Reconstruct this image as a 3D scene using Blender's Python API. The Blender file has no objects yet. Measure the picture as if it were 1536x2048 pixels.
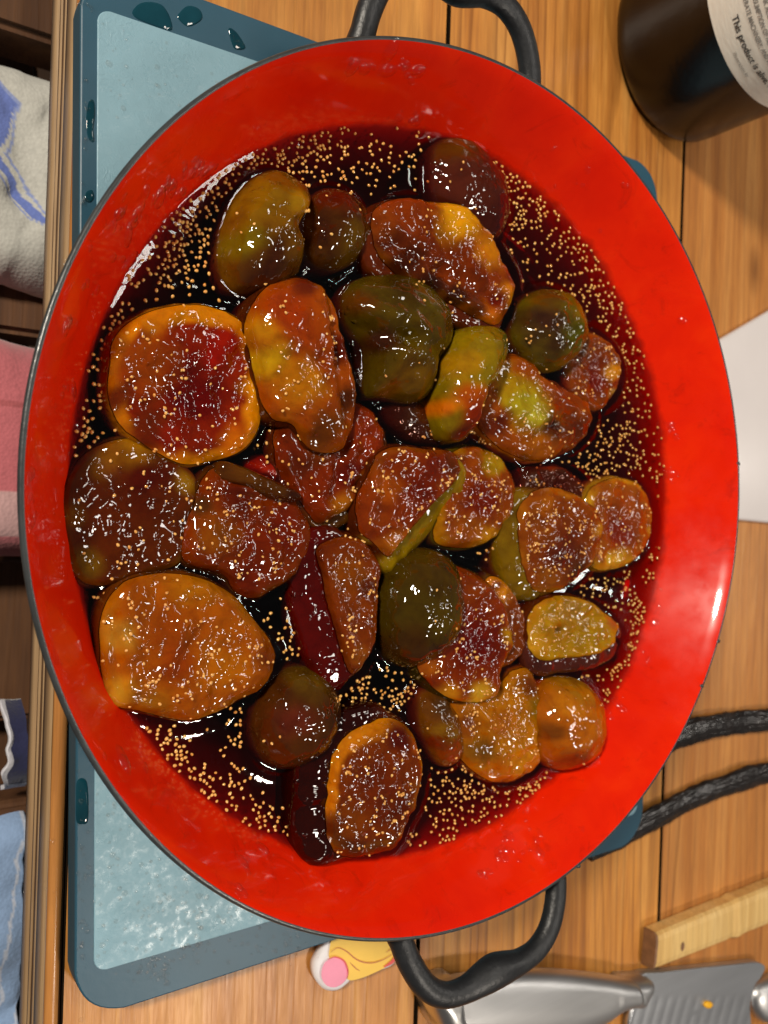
import bpy, bmesh, math, random
import numpy as np
from mathutils import Vector, Matrix, noise

random.seed(7)
rng = np.random.default_rng(11)
scene = bpy.context.scene
COL = scene.collection

# ------------------------------------------------------------------ camera
F_PX, TILT, ROLL = 1656.386, 0.594335, 0.0330898
CAM = np.array([-0.189084, -0.007294, 0.283])
_c, _s = math.cos(ROLL), math.sin(ROLL)
_R0 = np.array([math.cos(TILT), 0, math.sin(TILT)])
_U0 = np.array([0, 1.0, 0])
DIR = np.array([math.sin(TILT), 0, -math.cos(TILT)])
RT = _R0 * _c + _U0 * _s
UP = -_R0 * _s + _U0 * _c


def at(px, py, z=0.0):
    """photo point (1536 x 2048) on the horizontal plane at height z"""
    d = RT * (px - 768) / F_PX - UP * (py - 1024) / F_PX + DIR
    return CAM + d * (z - CAM[2]) / d[2]


cam_d = bpy.data.cameras.new('camera')
cam = bpy.data.objects.new('camera', cam_d)
COL.objects.link(cam)
cam.matrix_world = Matrix(((RT[0], UP[0], -DIR[0], CAM[0]), (RT[1], UP[1], -DIR[1], CAM[1]),
                           (RT[2], UP[2], -DIR[2], CAM[2]), (0, 0, 0, 1)))
cam_d.sensor_fit = 'VERTICAL'
cam_d.sensor_height = 36
cam_d.sensor_width = 27
cam_d.lens = F_PX / 2048 * 36
cam_d.clip_start = 0.01
cam_d.clip_end = 50
cam_d.dof.use_dof = True
cam_d.dof.focus_distance = 0.262
cam_d.dof.aperture_fstop = 15
scene.camera = cam

# ------------------------------------------------------------------ world and lamps
world = bpy.data.worlds.new('World')
scene.world = world
world.use_nodes = True
wbg = world.node_tree.nodes['Background']
wbg.inputs[0].default_value = (0.85, 0.80, 0.78, 1)
wbg.inputs[1].default_value = 0.08


def lamp(name, loc, target, size, power, col):
    l = bpy.data.lights.new(name, 'AREA')
    l.shape = 'DISK'
    l.size = size
    l.energy = power
    l.color = col
    o = bpy.data.objects.new(name, l)
    COL.objects.link(o)
    o.location = loc
    o.rotation_euler = (Vector(target) - Vector(loc)).to_track_quat('-Z', 'Y').to_euler()
    return o


lamp('ceiling_lamp_left', (-0.93, 0.52, 0.88), (0, 0, 0), 0.17, 18, (1.0, 0.90, 0.76))
lamp('ceiling_lamp_near', (0.42, -0.82, 1.25), (0, 0, 0), 0.19, 6.5, (1.0, 0.90, 0.78))
lamp('ceiling_lamp_far', (0.45, 0.62, 1.35), (0, 0, 0), 0.19, 1.6, (1.0, 0.91, 0.80))
lamp('glint_lamp_right', (1.28, -0.10, 1.15), (0, 0, 0), 0.19, 2.4, (1.0, 0.93, 0.84))  # added for glints on the right-hand figs; side follows a reflection in the syrup
lamp('glint_lamp_middle', (0.52, -0.26, 1.50), (0, 0, 0), 0.19, 1.9, (1.0, 0.93, 0.84))  # added lamp without a known source; its mirror image sparkles on the amber half
lamp('glint_lamp_back', (0.50, 0.34, 1.50), (0, 0, 0), 0.19, 1.9, (1.0, 0.93, 0.84))  # added lamp, mirrored in the upper-left figs to give them glints

scene.view_settings.view_transform = 'Standard'
scene.view_settings.look = 'None'
scene.view_settings.exposure = 0.0
scene.view_settings.gamma = 1.0
scene.render.engine = 'CYCLES'
scene.cycles.max_bounces = 10
scene.cycles.transparent_max_bounces = 16
scene.cycles.use_denoising = True
scene.cycles.caustics_reflective = False
scene.cycles.caustics_refractive = False
scene.cycles.blur_glossy = 1.0
scene.cycles.sample_clamp_indirect = 3.0

# ------------------------------------------------------------------ helpers


def S(r, g, b):
    def c(v):
        v /= 255.0
        return v / 12.92 if v <= 0.04045 else ((v + 0.055) / 1.055) ** 2.4
    return (c(r), c(g), c(b), 1.0)


def tag(o, label=None, cat=None, group=None, kind=None):
    if label:
        o['label'] = label
    if cat:
        o['category'] = cat
    if group:
        o['group'] = group
    if kind:
        o['kind'] = kind
    return o


def empty(name, loc):
    o = bpy.data.objects.new(name, None)
    o.empty_display_size = 0.01
    COL.objects.link(o)
    o.location = loc
    return o


def mesh_obj(name, verts, faces, mat, parent=None, smooth=True, cols=None):
    """verts in world space; parent is an unrotated empty (or mesh at its own location)"""
    me = bpy.data.meshes.new(name)
    off = np.zeros(3)
    p = parent
    while p is not None:
        off += np.array(p.location)
        p = p.parent
    v = np.asarray(verts, float) - off
    me.from_pydata(v.tolist(), [], faces)
    if smooth:
        me.polygons.foreach_set('use_smooth', [True] * len(me.polygons))
    if cols is not None:
        a = me.color_attributes.new('pigment', 'FLOAT_COLOR', 'POINT')
        a.data.foreach_set('color', np.asarray(cols, np.float32).ravel())
    me.update()
    o = bpy.data.objects.new(name, me)
    COL.objects.link(o)
    if mat:
        me.materials.append(mat)
    if parent:
        o.parent = parent
    return o


def fix_normals(o):
    bm = bmesh.new()
    bm.from_mesh(o.data)
    bmesh.ops.recalc_face_normals(bm, faces=bm.faces)
    bm.to_mesh(o.data)
    bm.free()


def spline(pts, n, closed=True):
    """Catmull-Rom through pts, n points evenly spaced by arc length"""
    P = np.asarray(pts, float)
    m = len(P)
    out = []
    segs = m if closed else m - 1
    for i in range(segs):
        if closed:
            a, b, c, d = P[(i - 1) % m], P[i], P[(i + 1) % m], P[(i + 2) % m]
        else:
            a, b, c, d = P[max(i - 1, 0)], P[i], P[i + 1], P[min(i + 2, m - 1)]
        for t in np.linspace(0, 1, 12, endpoint=False):
            out.append(0.5 * ((2 * b) + (c - a) * t + (2 * a - 5 * b + 4 * c - d) * t * t + (3 * b - a - 3 * c + d) * t ** 3))
    out.append(P[0] if closed else P[-1])
    out = np.array(out)
    L = np.r_[0, np.cumsum(np.linalg.norm(np.diff(out, axis=0), axis=1))]
    q = np.linspace(0, L[-1], n, endpoint=not closed)
    return np.stack([np.interp(q, L, out[:, k]) for k in range(P.shape[1])], 1)


def grid_faces(nr, nt, closed=True, base=0):
    f = []
    for i in range(nr - 1):
        for j in range(nt if closed else nt - 1):
            k = (j + 1) % nt
            f.append((base + i * nt + j, base + i * nt + k, base + (i + 1) * nt + k, base + (i + 1) * nt + j))
    return f


def lathe(name, prof, mat, parent, seg=192, cap=False, centre=(0, 0)):
    v = []
    for r, z in prof:
        for j in range(seg):
            a = 2 * math.pi * j / seg
            v.append((centre[0] + r * math.cos(a), centre[1] + r * math.sin(a), z))
    f = grid_faces(len(prof), seg)
    if cap:
        v.append((centre[0], centre[1], prof[-1][1]))
        b = (len(prof) - 1) * seg
        for j in range(seg):
            f.append((b + j, b + (j + 1) % seg, len(v) - 1))
    return mesh_obj(name, v, f, mat, parent)


def tube(name, pts, rad, mat, parent=None, seg=20, flat=1.0, ups=None, wr=None):
    """swept tube; rad list of radii; flat squashes it vertically"""
    P = np.asarray(pts, float)
    n = len(P)
    v = []
    for i in range(n):
        t = P[min(i + 1, n - 1)] - P[max(i - 1, 0)]
        t /= np.linalg.norm(t)
        up = np.array([0, 0, 1.0])
        s = np.cross(t, up)
        s /= np.linalg.norm(s)
        u = np.cross(s, t)
        for j in range(seg):
            a = 2 * math.pi * j / seg
            rr = rad[i] * (1 + (wr(i, a) if wr else 0))
            v.append(P[i] + s * rr * math.cos(a) + u * rr * flat * math.sin(a))
    f = grid_faces(n, seg)
    f.append(tuple(range(seg)))
    f.append(tuple(reversed(range((n - 1) * seg, n * seg))))
    o = mesh_obj(name, v, f, mat, parent)
    fix_normals(o)
    return o


def slab(name, ring, z0, z1, mat, parent=None, bevel=0.0006, smooth=False):
    """prism over a closed ring of xy points with a small rounded top edge"""
    R = np.asarray(ring, float)[:, :2]
    n = len(R)
    T = np.roll(R, -1, 0) - np.roll(R, 1, 0)
    N = np.stack([T[:, 1], -T[:, 0]], 1)
    N /= np.linalg.norm(N, axis=1)[:, None]
    area = 0.5 * np.sum(R[:, 0] * np.roll(R[:, 1], -1) - R[:, 1] * np.roll(R[:, 0], -1))
    if area < 0:
        N = -N
    rows = [(0, z0), (0, z1 - bevel), (-bevel * 0.3, z1 - bevel * 0.3), (-bevel, z1)]
    v = []
    for d, z in rows:
        for j in range(n):
            v.append((R[j, 0] + N[j, 0] * d, R[j, 1] + N[j, 1] * d, z))
    f = grid_faces(len(rows), n)
    f.append(tuple(range((len(rows) - 1) * n, len(rows) * n)))
    f.append(tuple(reversed(range(n))))
    o = mesh_obj(name, v, f, mat, parent, smooth=smooth)
    fix_normals(o)
    return o


def rounded(corners, r, k=8):
    C = np.asarray(corners, float)[:, :2]
    n = len(C)
    out = []
    for i in range(n):
        a, b, c = C[i - 1], C[i], C[(i + 1) % n]
        u = (a - b) / np.linalg.norm(a - b)
        w = (c - b) / np.linalg.norm(c - b)
        p, q = b + u * r, b + w * r
        for t in np.linspace(0, 1, k):
            out.append((1 - t) ** 2 * p + 2 * t * (1 - t) * (b * 0.72 + (p + q) * 0.14) + t * t * q)
    return np.array(out)


# ------------------------------------------------------------------ materials
class NT:
    def __init__(self, name):
        self.m = bpy.data.materials.new(name)
        self.m.use_nodes = True
        self.t = self.m.node_tree
        self.bsdf = self.t.nodes['Principled BSDF']
        self.out = self.t.nodes['Material Output']

    def n(self, typ, **kw):
        nd = self.t.nodes.new(typ)
        for k, v in kw.items():
            if k.startswith('i_'):
                key = k[2:].replace('_', ' ')
                nd.inputs[key].default_value = v
            else:
                setattr(nd, k, v)
        return nd

    def l(self, a, b):
        self.t.links.new(a, b)

    def set(self, **kw):
        for k, v in kw.items():
            self.bsdf.inputs[k.replace('_', ' ')].default_value = v

    def noise(self, scale, detail=4, rough=0.55, vec=None, dist=0.0):
        nd = self.n('ShaderNodeTexNoise')
        nd.inputs['Scale'].default_value = scale
        nd.inputs['Detail'].default_value = detail
        nd.inputs['Roughness'].default_value = rough
        nd.inputs['Distortion'].default_value = dist
        if vec:
            self.l(vec, nd.inputs['Vector'])
        return nd

    def coords(self, scale=(1, 1, 1), kind='Object'):
        tc = self.n('ShaderNodeTexCoord')
        mp = self.n('ShaderNodeMapping')
        mp.inputs['Scale'].default_value = scale
        self.l(tc.outputs[kind], mp.inputs['Vector'])
        return mp.outputs['Vector']

    def geo(self, scale=(1, 1, 1)):
        g = self.n('ShaderNodeNewGeometry')
        mp = self.n('ShaderNodeMapping')
        mp.inputs['Scale'].default_value = scale
        self.l(g.outputs['Position'], mp.inputs['Vector'])
        return mp.outputs['Vector']

    def ramp(self, fac, stops, interp='LINEAR'):
        r = self.n('ShaderNodeValToRGB')
        r.color_ramp.interpolation = interp
        e = r.color_ramp.elements
        while len(e) < len(stops):
            e.new(0.5)
        for i, (p, c) in enumerate(stops):
            e[i].position = p
            e[i].color = c if len(c) == 4 else (*c, 1)
        self.l(fac, r.inputs[0])
        return r.outputs[0]

    def mix(self, fac, a, b, mode='MIX'):
        mx = self.n('ShaderNodeMix', data_type='RGBA', blend_type=mode)
        for s, v in ((mx.inputs[0], fac), (mx.inputs[6], a), (mx.inputs[7], b)):
            if isinstance(v, (int, float)):
                s.default_value = v
            elif isinstance(v, tuple):
                s.default_value = v
            else:
                self.l(v, s)
        return mx.outputs[2]

    def math(self, op, a, b=0.0):
        m = self.n('ShaderNodeMath', operation=op)
        for s, v in ((m.inputs[0], a), (m.inputs[1], b)):
            if isinstance(v, (int, float)):
                s.default_value = v
            else:
                self.l(v, s)
        return m.outputs[0]

    def bump(self, h, dist, strength=1.0, normal=None, to=True):
        b = self.n('ShaderNodeBump')
        b.inputs['Distance'].default_value = dist
        b.inputs['Strength'].default_value = strength
        self.l(h, b.inputs['Height'])
        if normal:
            self.l(normal, b.inputs['Normal'])
        if to:
            self.l(b.outputs[0], self.bsdf.inputs['Normal'])
            if self.bsdf.inputs['Coat Weight'].default_value > 0:
                self.l(b.outputs[0], self.bsdf.inputs['Coat Normal'])
        return b.outputs[0]


def col(N, c):
    if isinstance(c, tuple):
        N.bsdf.inputs['Base Color'].default_value = c
    else:
        N.l(c, N.bsdf.inputs['Base Color'])


# syrupy fig flesh: pigment from the mesh, fine relief, wet coat
def fig_material(name, cells, dome, sss, mott, lo, tint):
    N = NT(name)
    N.set(Roughness=0.5, Specular_IOR_Level=0.0, Coat_Weight=1.0, Coat_Roughness=0.025, Coat_IOR=1.5, Subsurface_Weight=sss, Subsurface_Scale=0.002)
    N.bsdf.inputs['Subsurface Radius'].default_value = (1.0, 0.35, 0.1)
    pg = N.n('ShaderNodeVertexColor', layer_name='pigment')
    v = N.geo()
    a = N.noise(150, 4, 0.55, v, 0.6)
    c1 = N.ramp(a.outputs[0], [(0.32, (1 - mott, 1 - mott * 1.3, 1 - mott * 1.3)), (0.52, (1, 1, 1)), (0.72, (1 + mott * .7, 1 + mott * .8, 1 + mott * .5))])
    gm = N.n('ShaderNodeGamma')
    gm.inputs[1].default_value = 1.10
    N.l(pg.outputs[0], gm.inputs[0])
    k = N.mix(1.0, gm.outputs[0], c1, 'MULTIPLY')
    k = N.mix(1.0, k, tint, 'MULTIPLY')
    col(N, k)
    # syrup beads: little domes of film, each one a lens for the lamps; strong in patches, faint between
    wp = N.n('ShaderNodeVectorMath', operation='MULTIPLY_ADD')
    N.l(N.noise(420, 2, 0.5, v).outputs['Color'], wp.inputs[0])
    wp.inputs[1].default_value = (0.0016, 0.0016, 0.0016)
    N.l(v, wp.inputs[2])
    vo = N.n('ShaderNodeTexVoronoi')
    vo.inputs['Scale'].default_value = cells
    N.l(wp.outputs[0], vo.inputs['Vector'])
    d2 = N.math('MULTIPLY', vo.outputs['Distance'], vo.outputs['Distance'])
    mask = N.ramp(N.noise(105, 3, 0.6, v).outputs[0], [(0.46, (lo, lo, lo)), (0.62, (1, 1, 1))])
    sepc = N.n('ShaderNodeSeparateColor')
    N.l(vo.outputs['Color'], sepc.inputs[0])
    pick = N.ramp(sepc.outputs[0], [(0.45, (0, 0, 0)), (0.80, (1, 1, 1))])
    cap = N.math('MAXIMUM', N.math('SUBTRACT', 0.20, d2), 0.0)
    h = N.math('MULTIPLY', N.math('MULTIPLY', cap, mask), pick)
    n1 = N.bump(h, dome, 1.0, to=False)
    h2 = N.noise(190, 1, 0.5, v)
    nn = N.bump(h2.outputs[0], 0.0007, 1.0, normal=n1, to=False)
    N.l(nn, N.bsdf.inputs['Coat Normal'])
    N.l(nn, N.bsdf.inputs['Normal'])
    return N.m


M = {}
M['flesh'] = fig_material('fig_flesh', 520, 0.0018, 0.30, 0.22, 0.10, (0.62, 0.61, 0.34, 1))
M['rind'] = fig_material('fig_rind', 420, 0.0018, 0.12, 0.24, 0.03, (0.80, 0.58, 0.40, 1))


def m_seed():
    N = NT('fig_seed')
    oi = N.geo()
    n = N.noise(300, 2, 0.5, oi)
    col(N, N.ramp(n.outputs[0], [(0.35, S(206, 138, 58)), (0.65, S(232, 180, 98))]))
    N.set(Roughness=0.28, Coat_Weight=0.6, Coat_Roughness=0.08)
    return N.m


M['seed'] = m_seed()


def m_syrup():
    N = NT('syrup')
    t = N.t
    tr = N.n('ShaderNodeBsdfTransparent')
    gl = N.n('ShaderNodeBsdfGlossy')
    gl.inputs['Roughness'].default_value = 0.04
    fr = N.n('ShaderNodeFresnel')
    fr.inputs['IOR'].default_value = 1.46
    v = N.geo()
    h = N.noise(90, 3, 0.5, v)
    b = N.bump(h.outputs[0], 0.0006, 0.5, to=False)
    N.l(b, gl.inputs['Normal'])
    N.l(b, fr.inputs['Normal'])
    g = N.n('ShaderNodeNewGeometry')
    fac = N.math('MULTIPLY', fr.outputs[0], N.math('SUBTRACT', 1.0, g.outputs['Backfacing']))
    mx = N.n('ShaderNodeMixShader')
    N.l(fac, mx.inputs[0])
    N.l(tr.outputs[0], mx.inputs[1])
    N.l(gl.outputs[0], mx.inputs[2])
    N.l(mx.outputs[0], N.out.inputs['Surface'])
    va = N.n('ShaderNodeVolumeAbsorption')
    va.inputs['Color'].default_value = (0.80, 0.22, 0.05, 1)
    va.inputs['Density'].default_value = 300
    N.l(va.outputs[0], N.out.inputs['Volume'])
    N.t.nodes.remove(N.bsdf)
    return N.m


M['syrup'] = m_syrup()


def m_enamel():
    N = NT('red_enamel')
    N.set(Roughness=0.22, Specular_IOR_Level=0.15, Coat_Weight=0.4, Coat_Roughness=0.06)
    v = N.geo()
    n = N.noise(38, 4, 0.6, v, 0.5)
    base = N.ramp(n.outputs[0], [(0.30, (0.74, 0.012, 0.001)), (0.55, (0.82, 0.018, 0.001)), (0.8, (0.88, 0.030, 0.001))])
    sm = N.noise(230, 5, 0.7, v, 1.0)
    f = N.ramp(sm.outputs[0], [(0.68, (0, 0, 0)), (0.78, (0.25, 0.25, 0.25))])
    c = N.mix(f, base, (0.75, 0.06, 0.03, 1))
    # dried syrup: a stained tide line just above the liquid and faint smears on the wall
    g = N.n('ShaderNodeNewGeometry')
    sp = N.n('ShaderNodeSeparateXYZ')
    N.l(g.outputs['Position'], sp.inputs[0])
    wz = N.math('ADD', sp.outputs[2], N.math('MULTIPLY', N.noise(110, 4, .6, v).outputs[0], 0.006))
    tide = N.ramp(N.math('MULTIPLY', N.math('SUBTRACT', wz, 0.039), 100.0), [(0.22, (0.75, 0.75, 0.75)), (0.48, (0.0, 0.0, 0.0))])
    c = N.mix(tide, c, (0.22, 0.004, 0.001, 1))
    smr = N.ramp(N.noise(45, 6, .75, v, 2.0).outputs[0], [(0.56, (0, 0, 0)), (0.70, (0.45, 0.45, 0.45))])
    c = N.mix(smr, c, (0.40, 0.010, 0.002, 1))
    col(N, c)
    N.l(N.ramp(N.noise(60, 4, 0.6, v).outputs[0], [(0.3, (0.12, 0.12, 0.12)), (0.7, (0.32, 0.32, 0.32))]), N.bsdf.inputs['Roughness'])
    N.bump(N.noise(70, 1, 0.5, v).outputs[0], 0.0004, 0.5)
    return N.m


M['enamel'] = m_enamel()


def m_simple(name, c, rough, metal=0.0, coat=0.0, var=0.12, nscale=60, bscale=300, bamp=0.0002, sc=(1, 1, 1)):
    N = NT(name)
    N.set(Roughness=rough, Metallic=metal, Coat_Weight=coat, Coat_Roughness=0.1)
    v = N.geo(sc)
    n = N.noise(nscale, 4, 0.6, v)
    lo = tuple(x * (1 - var) for x in c[:3]) + (1,)
    hi = tuple(min(1, x * (1 + var)) for x in c[:3]) + (1,)
    col(N, N.ramp(n.outputs[0], [(0.3, lo), (0.7, hi)]))
    if bamp:
        N.bump(N.noise(bscale, 3, 0.6, v).outputs[0], bamp, 0.6)
    return N.m


M['iron'] = m_simple('black_iron', (0.014, 0.015, 0.017, 1), 0.42, 0, 0.0, 0.3, 80, 420, 0.0004)
M['joint_dark'] = m_simple('dark_joint', (0.012, 0.008, 0.005, 1), 0.95, 0, 0, 0.3, 80, 420, 0)  # flat near-black for plank joint faces and the sheet beneath
M['joint_dark'].node_tree.nodes['Principled BSDF'].inputs['Specular IOR Level'].default_value = 0.0
M['lip'] = m_simple('grey_black_lip', (0.035, 0.038, 0.04, 1), 0.35, 0, 0.2, 0.3, 120, 400, 0.0002)
M['bottle'] = m_simple('dark_brown_glass', (0.003, 0.0016, 0.0008, 1), 0.25, 0, 0.0, 0.4, 30, 60, 0.0006)
M['paper'] = m_simple('label_paper', S(226, 222, 212), 0.6, 0, 0, 0.04, 200, 150, 0.0004, (1, 1, 4))
M['ink'] = m_simple('dark_ink', (0.03, 0.03, 0.03, 1), 0.6, 0, 0, 0.1, 50, 100, 0)
M['inkgrey'] = m_simple('grey_ink', (0.22, 0.22, 0.21, 1), 0.6, 0, 0, 0.1, 50, 100, 0)
M['steel'] = m_simple('brushed_steel', (0.62, 0.62, 0.62, 1), 0.42, 1.0, 0, 0.08, 40, 900, 0.00006, (0.15, 3, 1))
M['chrome'] = m_simple('polished_steel', (0.75, 0.74, 0.72, 1), 0.3, 1.0, 0, 0.05, 40, 200, 0.0002)
M['blade'] = m_simple('blade_steel', (0.62, 0.64, 0.67, 1), 0.42, 1.0, 0, 0.08, 40, 300, 0.00004, (0.3, 2, 1))
M['white'] = m_simple('white_plastic', S(220, 214, 214), 0.35, 0, 0.1, 0.03, 20, 60, 0.0002)
M['foam'] = m_simple('white_foam', S(235, 232, 236), 0.6, 0, 0, 0.02, 50, 200, 0.0001)
M['yellow'] = m_simple('yellow_print', S(246, 200, 78), 0.45, 0, 0.1, 0.05, 90, 200, 0)
M['pink'] = m_simple('pink_print', S(245, 150, 180), 0.45, 0, 0.1, 0.03, 200, 200, 0)
M['redline'] = m_simple('red_line_print', S(222, 80, 75), 0.45, 0, 0, 0.03, 200, 200, 0)
M['brownline'] = m_simple('brown_line_print', S(190, 110, 60), 0.45, 0, 0, 0.03, 200, 200, 0)
M['crumb'] = m_simple('yellow_crumb', S(245, 180, 20), 0.5, 0, 0, 0.1, 800, 900, 0.0003)
M['floor'] = m_simple('dark_floor', S(70, 48, 32), 0.6, 0, 0, 0.2, 8, 40, 0.001)


def m_board(name, c, sheen, drops):
    N = NT(name)
    N.set(Roughness=sheen)
    v = N.geo()
    n = N.noise(25, 4, 0.6, v)
    col(N, N.ramp(n.outputs[0], [(0.3, tuple(x * .9 for x in c[:3]) + (1,)), (0.7, tuple(x * 1.06 for x in c[:3]) + (1,))]))
    if drops:
        sc = N.noise(420, 5, 0.7, v, 1.5)
        wet = N.ramp(N.noise(45, 3, 0.6, v).outputs[0], [(0.42, (0.15, 0.15, 0.15)), (0.6, (1, 1, 1))])
        N.l(N.ramp(N.noise(300, 4, .7, v).outputs[0], [(0.45, (0.5, 0.5, 0.5)), (0.62, (0.24, 0.24, 0.24))]), N.bsdf.inputs['Roughness'])
        N.bump(N.math('MULTIPLY', sc.outputs[0], wet), 0.0004, 0.7)
    else:
        N.bump(N.noise(300, 3, 0.6, v).outputs[0], 0.0001, 0.5)
    return N.m


M['board'] = m_board('teal_board_rubber', S(44, 84, 104), 0.42, False)
M['boardside'] = m_board('teal_board_side', S(40, 70, 84), 0.6, False)
M['panel'] = m_board('pale_blue_board', S(138, 176, 192), 0.4, True)


def m_water():
    N = NT('water_on_teal')
    N.set(Roughness=0.04, Coat_Weight=0.4, Coat_Roughness=0.02)
    v = N.geo()
    col(N, N.ramp(N.noise(60, 3, .5, v).outputs[0], [(0.3, S(10, 52, 64)), (0.7, S(22, 70, 84))]))
    N.bump(N.noise(150, 3, .5, v).outputs[0], 0.0003, 0.4)
    return N.m


M['wet'] = m_water()


def m_drop():
    N = NT('clear_droplet')
    tr = N.n('ShaderNodeBsdfTransparent')
    tr.inputs['Color'].default_value = (0.97, 0.95, 0.94, 1)
    gl = N.n('ShaderNodeBsdfGlossy')
    gl.inputs['Roughness'].default_value = 0.14
    fr = N.n('ShaderNodeFresnel')
    fr.inputs['IOR'].default_value = 1.5
    mx = N.n('ShaderNodeMixShader')
    g = N.n('ShaderNodeNewGeometry')
    N.l(N.math('MULTIPLY', fr.outputs[0], N.math('SUBTRACT', 1.0, g.outputs['Backfacing'])), mx.inputs[0])
    N.l(tr.outputs[0], mx.inputs[1])
    N.l(gl.outputs[0], mx.inputs[2])
    N.l(mx.outputs[0], N.out.inputs['Surface'])
    b = N.bump(N.noise(500, 2, .5, N.geo()).outputs[0], 0.0004, .5, to=False)
    N.l(b, gl.inputs['Normal'])
    N.t.nodes.remove(N.bsdf)
    return N.m


M['drop'] = m_drop()


def m_wood(name, light, mid, dark, lines=1.0, seedoff=0.0, rough=0.36):
    """grain runs along y"""
    N = NT(name)
    N.set(Roughness=rough, Coat_Weight=0.12, Coat_Roughness=0.3)
    g = N.n('ShaderNodeNewGeometry')
    mp = N.n('ShaderNodeMapping')
    mp.inputs['Location'].default_value = (seedoff, seedoff * 3.1, 0)
    mp.inputs['Scale'].default_value = (1, 0.055, 1)
    N.l(g.outputs['Position'], mp.inputs['Vector'])
    v = mp.outputs['Vector']
    warp = N.noise(14, 3, 0.5, v)
    big = N.noise(34, 5, 0.65, v, 1.6)
    fine = N.noise(700, 4, 0.65, v, 0.2)
    sep = N.n('ShaderNodeSeparateXYZ')
    N.l(v, sep.inputs[0])
    x = N.math('ADD', N.math('MULTIPLY', sep.outputs[0], 118.0), N.math('MULTIPLY', warp.outputs[0], 14.0))
    w = N.math('SUBTRACT', x, N.math('FLOOR', x))          # growth rings: slow rise, sharp fall
    ring = N.ramp(w, [(0.0, (0.1, 0.1, 0.1)), (0.62, (0.25, 0.25, 0.25)), (0.88, (1, 1, 1)), (0.97, (0.6, 0.6, 0.6)), (1.0, (0.1, 0.1, 0.1))])
    base = N.ramp(big.outputs[0], [(0.28, dark), (0.5, mid), (0.72, light)])
    rm = N.ramp(N.noise(9, 3, .5, v).outputs[0], [(0.38, (0.25, 0.25, 0.25)), (0.6, (1, 1, 1))])
    f1 = N.math('MULTIPLY', N.math('MULTIPLY', ring, rm), 0.8 * lines)
    # a few dark knots and thin pale scratches
    kn_ = N.n('ShaderNodeTexVoronoi')
    kn_.inputs['Scale'].default_value = 7.0
    N.l(N.geo((1.6, 0.8, 1)), kn_.inputs['Vector'])
    knf = N.ramp(kn_.outputs['Distance'], [(0.03, (0.7, 0.7, 0.7)), (0.10, (0, 0, 0))])
    base = N.mix(knf, base, tuple(a * 0.5 for a in dark[:3]) + (1,))
    c = N.mix(f1, base, tuple(a * 0.45 for a in dark[:3]) + (1,))
    c = N.mix(1.0, c, N.ramp(fine.outputs[0], [(0.3, (0.80, 0.76, 0.72)), (0.65, (1.06, 1.05, 1.04))]), 'MULTIPLY')
    mo = N.noise(16, 4, 0.6, N.geo((1, .5, 1)))
    c = N.mix(1.0, c, N.ramp(mo.outputs[0], [(0.3, (0.84, 0.82, 0.82)), (0.7, (1.08, 1.08, 1.08))]), 'MULTIPLY')
    col(N, c)
    N.l(N.ramp(fine.outputs[0], [(0.3, (rough + .14,) * 3), (0.7, (rough - .06,) * 3)]), N.bsdf.inputs['Roughness'])
    n1 = N.bump(fine.outputs[0], 0.00016, 0.5, to=False)
    N.bump(ring, 0.00010, 0.5, normal=n1)
    return N.m


WL, WM, WD = S(232, 172, 92), S(212, 146, 70), S(180, 112, 46)
M['wood1'] = m_wood('larch_plank', WL, WM, WD, 0.35, 0.0)
M['wood2'] = m_wood('larch_plank_knotty', WL, S(214, 146, 68), S(170, 100, 38), 0.8, 3.3)
M['wood3'] = m_wood('larch_plank_striped', S(216, 154, 84), S(196, 130, 64), S(166, 102, 46), 1.0, 7.7)
M['ply1'] = m_wood('ply_light', S(190, 160, 120), S(176, 146, 108), S(160, 128, 92), 0.25, 1.0, 0.5)
M['ply2'] = m_wood('ply_dark', S(128, 92, 54), S(110, 76, 42), S(84, 54, 28), 0.6, 2.0, 0.6)
M['ply3'] = m_wood('ply_amber', S(222, 164, 98), S(200, 138, 74), S(166, 104, 52), 0.5, 4.0, 0.25)
M['bar'] = m_wood('brown_wood_bar', S(120, 84, 56), S(98, 66, 42), S(70, 44, 28), 0.4, 5.0, 0.5)
M['bamboo'] = m_wood('bamboo', S(240, 208, 142), S(228, 190, 120), S(206, 162, 92), 0.2, 9.0, 0.4)
M['bambooend'] = m_simple('bamboo_end', S(128, 92, 62), 0.6, 0, 0, 0.25, 200, 800, 0.0003)


def m_cloth(name, base):
    N = NT(name)
    N.set(Roughness=0.9)
    N.bsdf.inputs['Sheen Weight'].default_value = 0.3
    pg = N.n('ShaderNodeVertexColor', layer_name='pigment')
    v = N.geo()
    c = N.mix(1.0, pg.outputs[0], N.ramp(N.noise(400, 4, .7, v).outputs[0], [(0.3, (.85, .85, .85)), (.7, (1.05, 1.05, 1.05))]), 'MULTIPLY')
    col(N, c)
    w = N.n('ShaderNodeTexVoronoi')
    w.inputs['Scale'].default_value = 700
    N.l(v, w.inputs['Vector'])
    N.bump(w.outputs[0], 0.0003, 0.5)
    return N.m


M['cloth'] = m_cloth('woven_cotton', None)

# ------------------------------------------------------------------ countertop
EDGE_X = -0.1248
top = tag(empty('countertop', (0, 0, 0)), 'long wooden counter of pale larch planks under the cutting board', None, None, 'structure')


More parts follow.
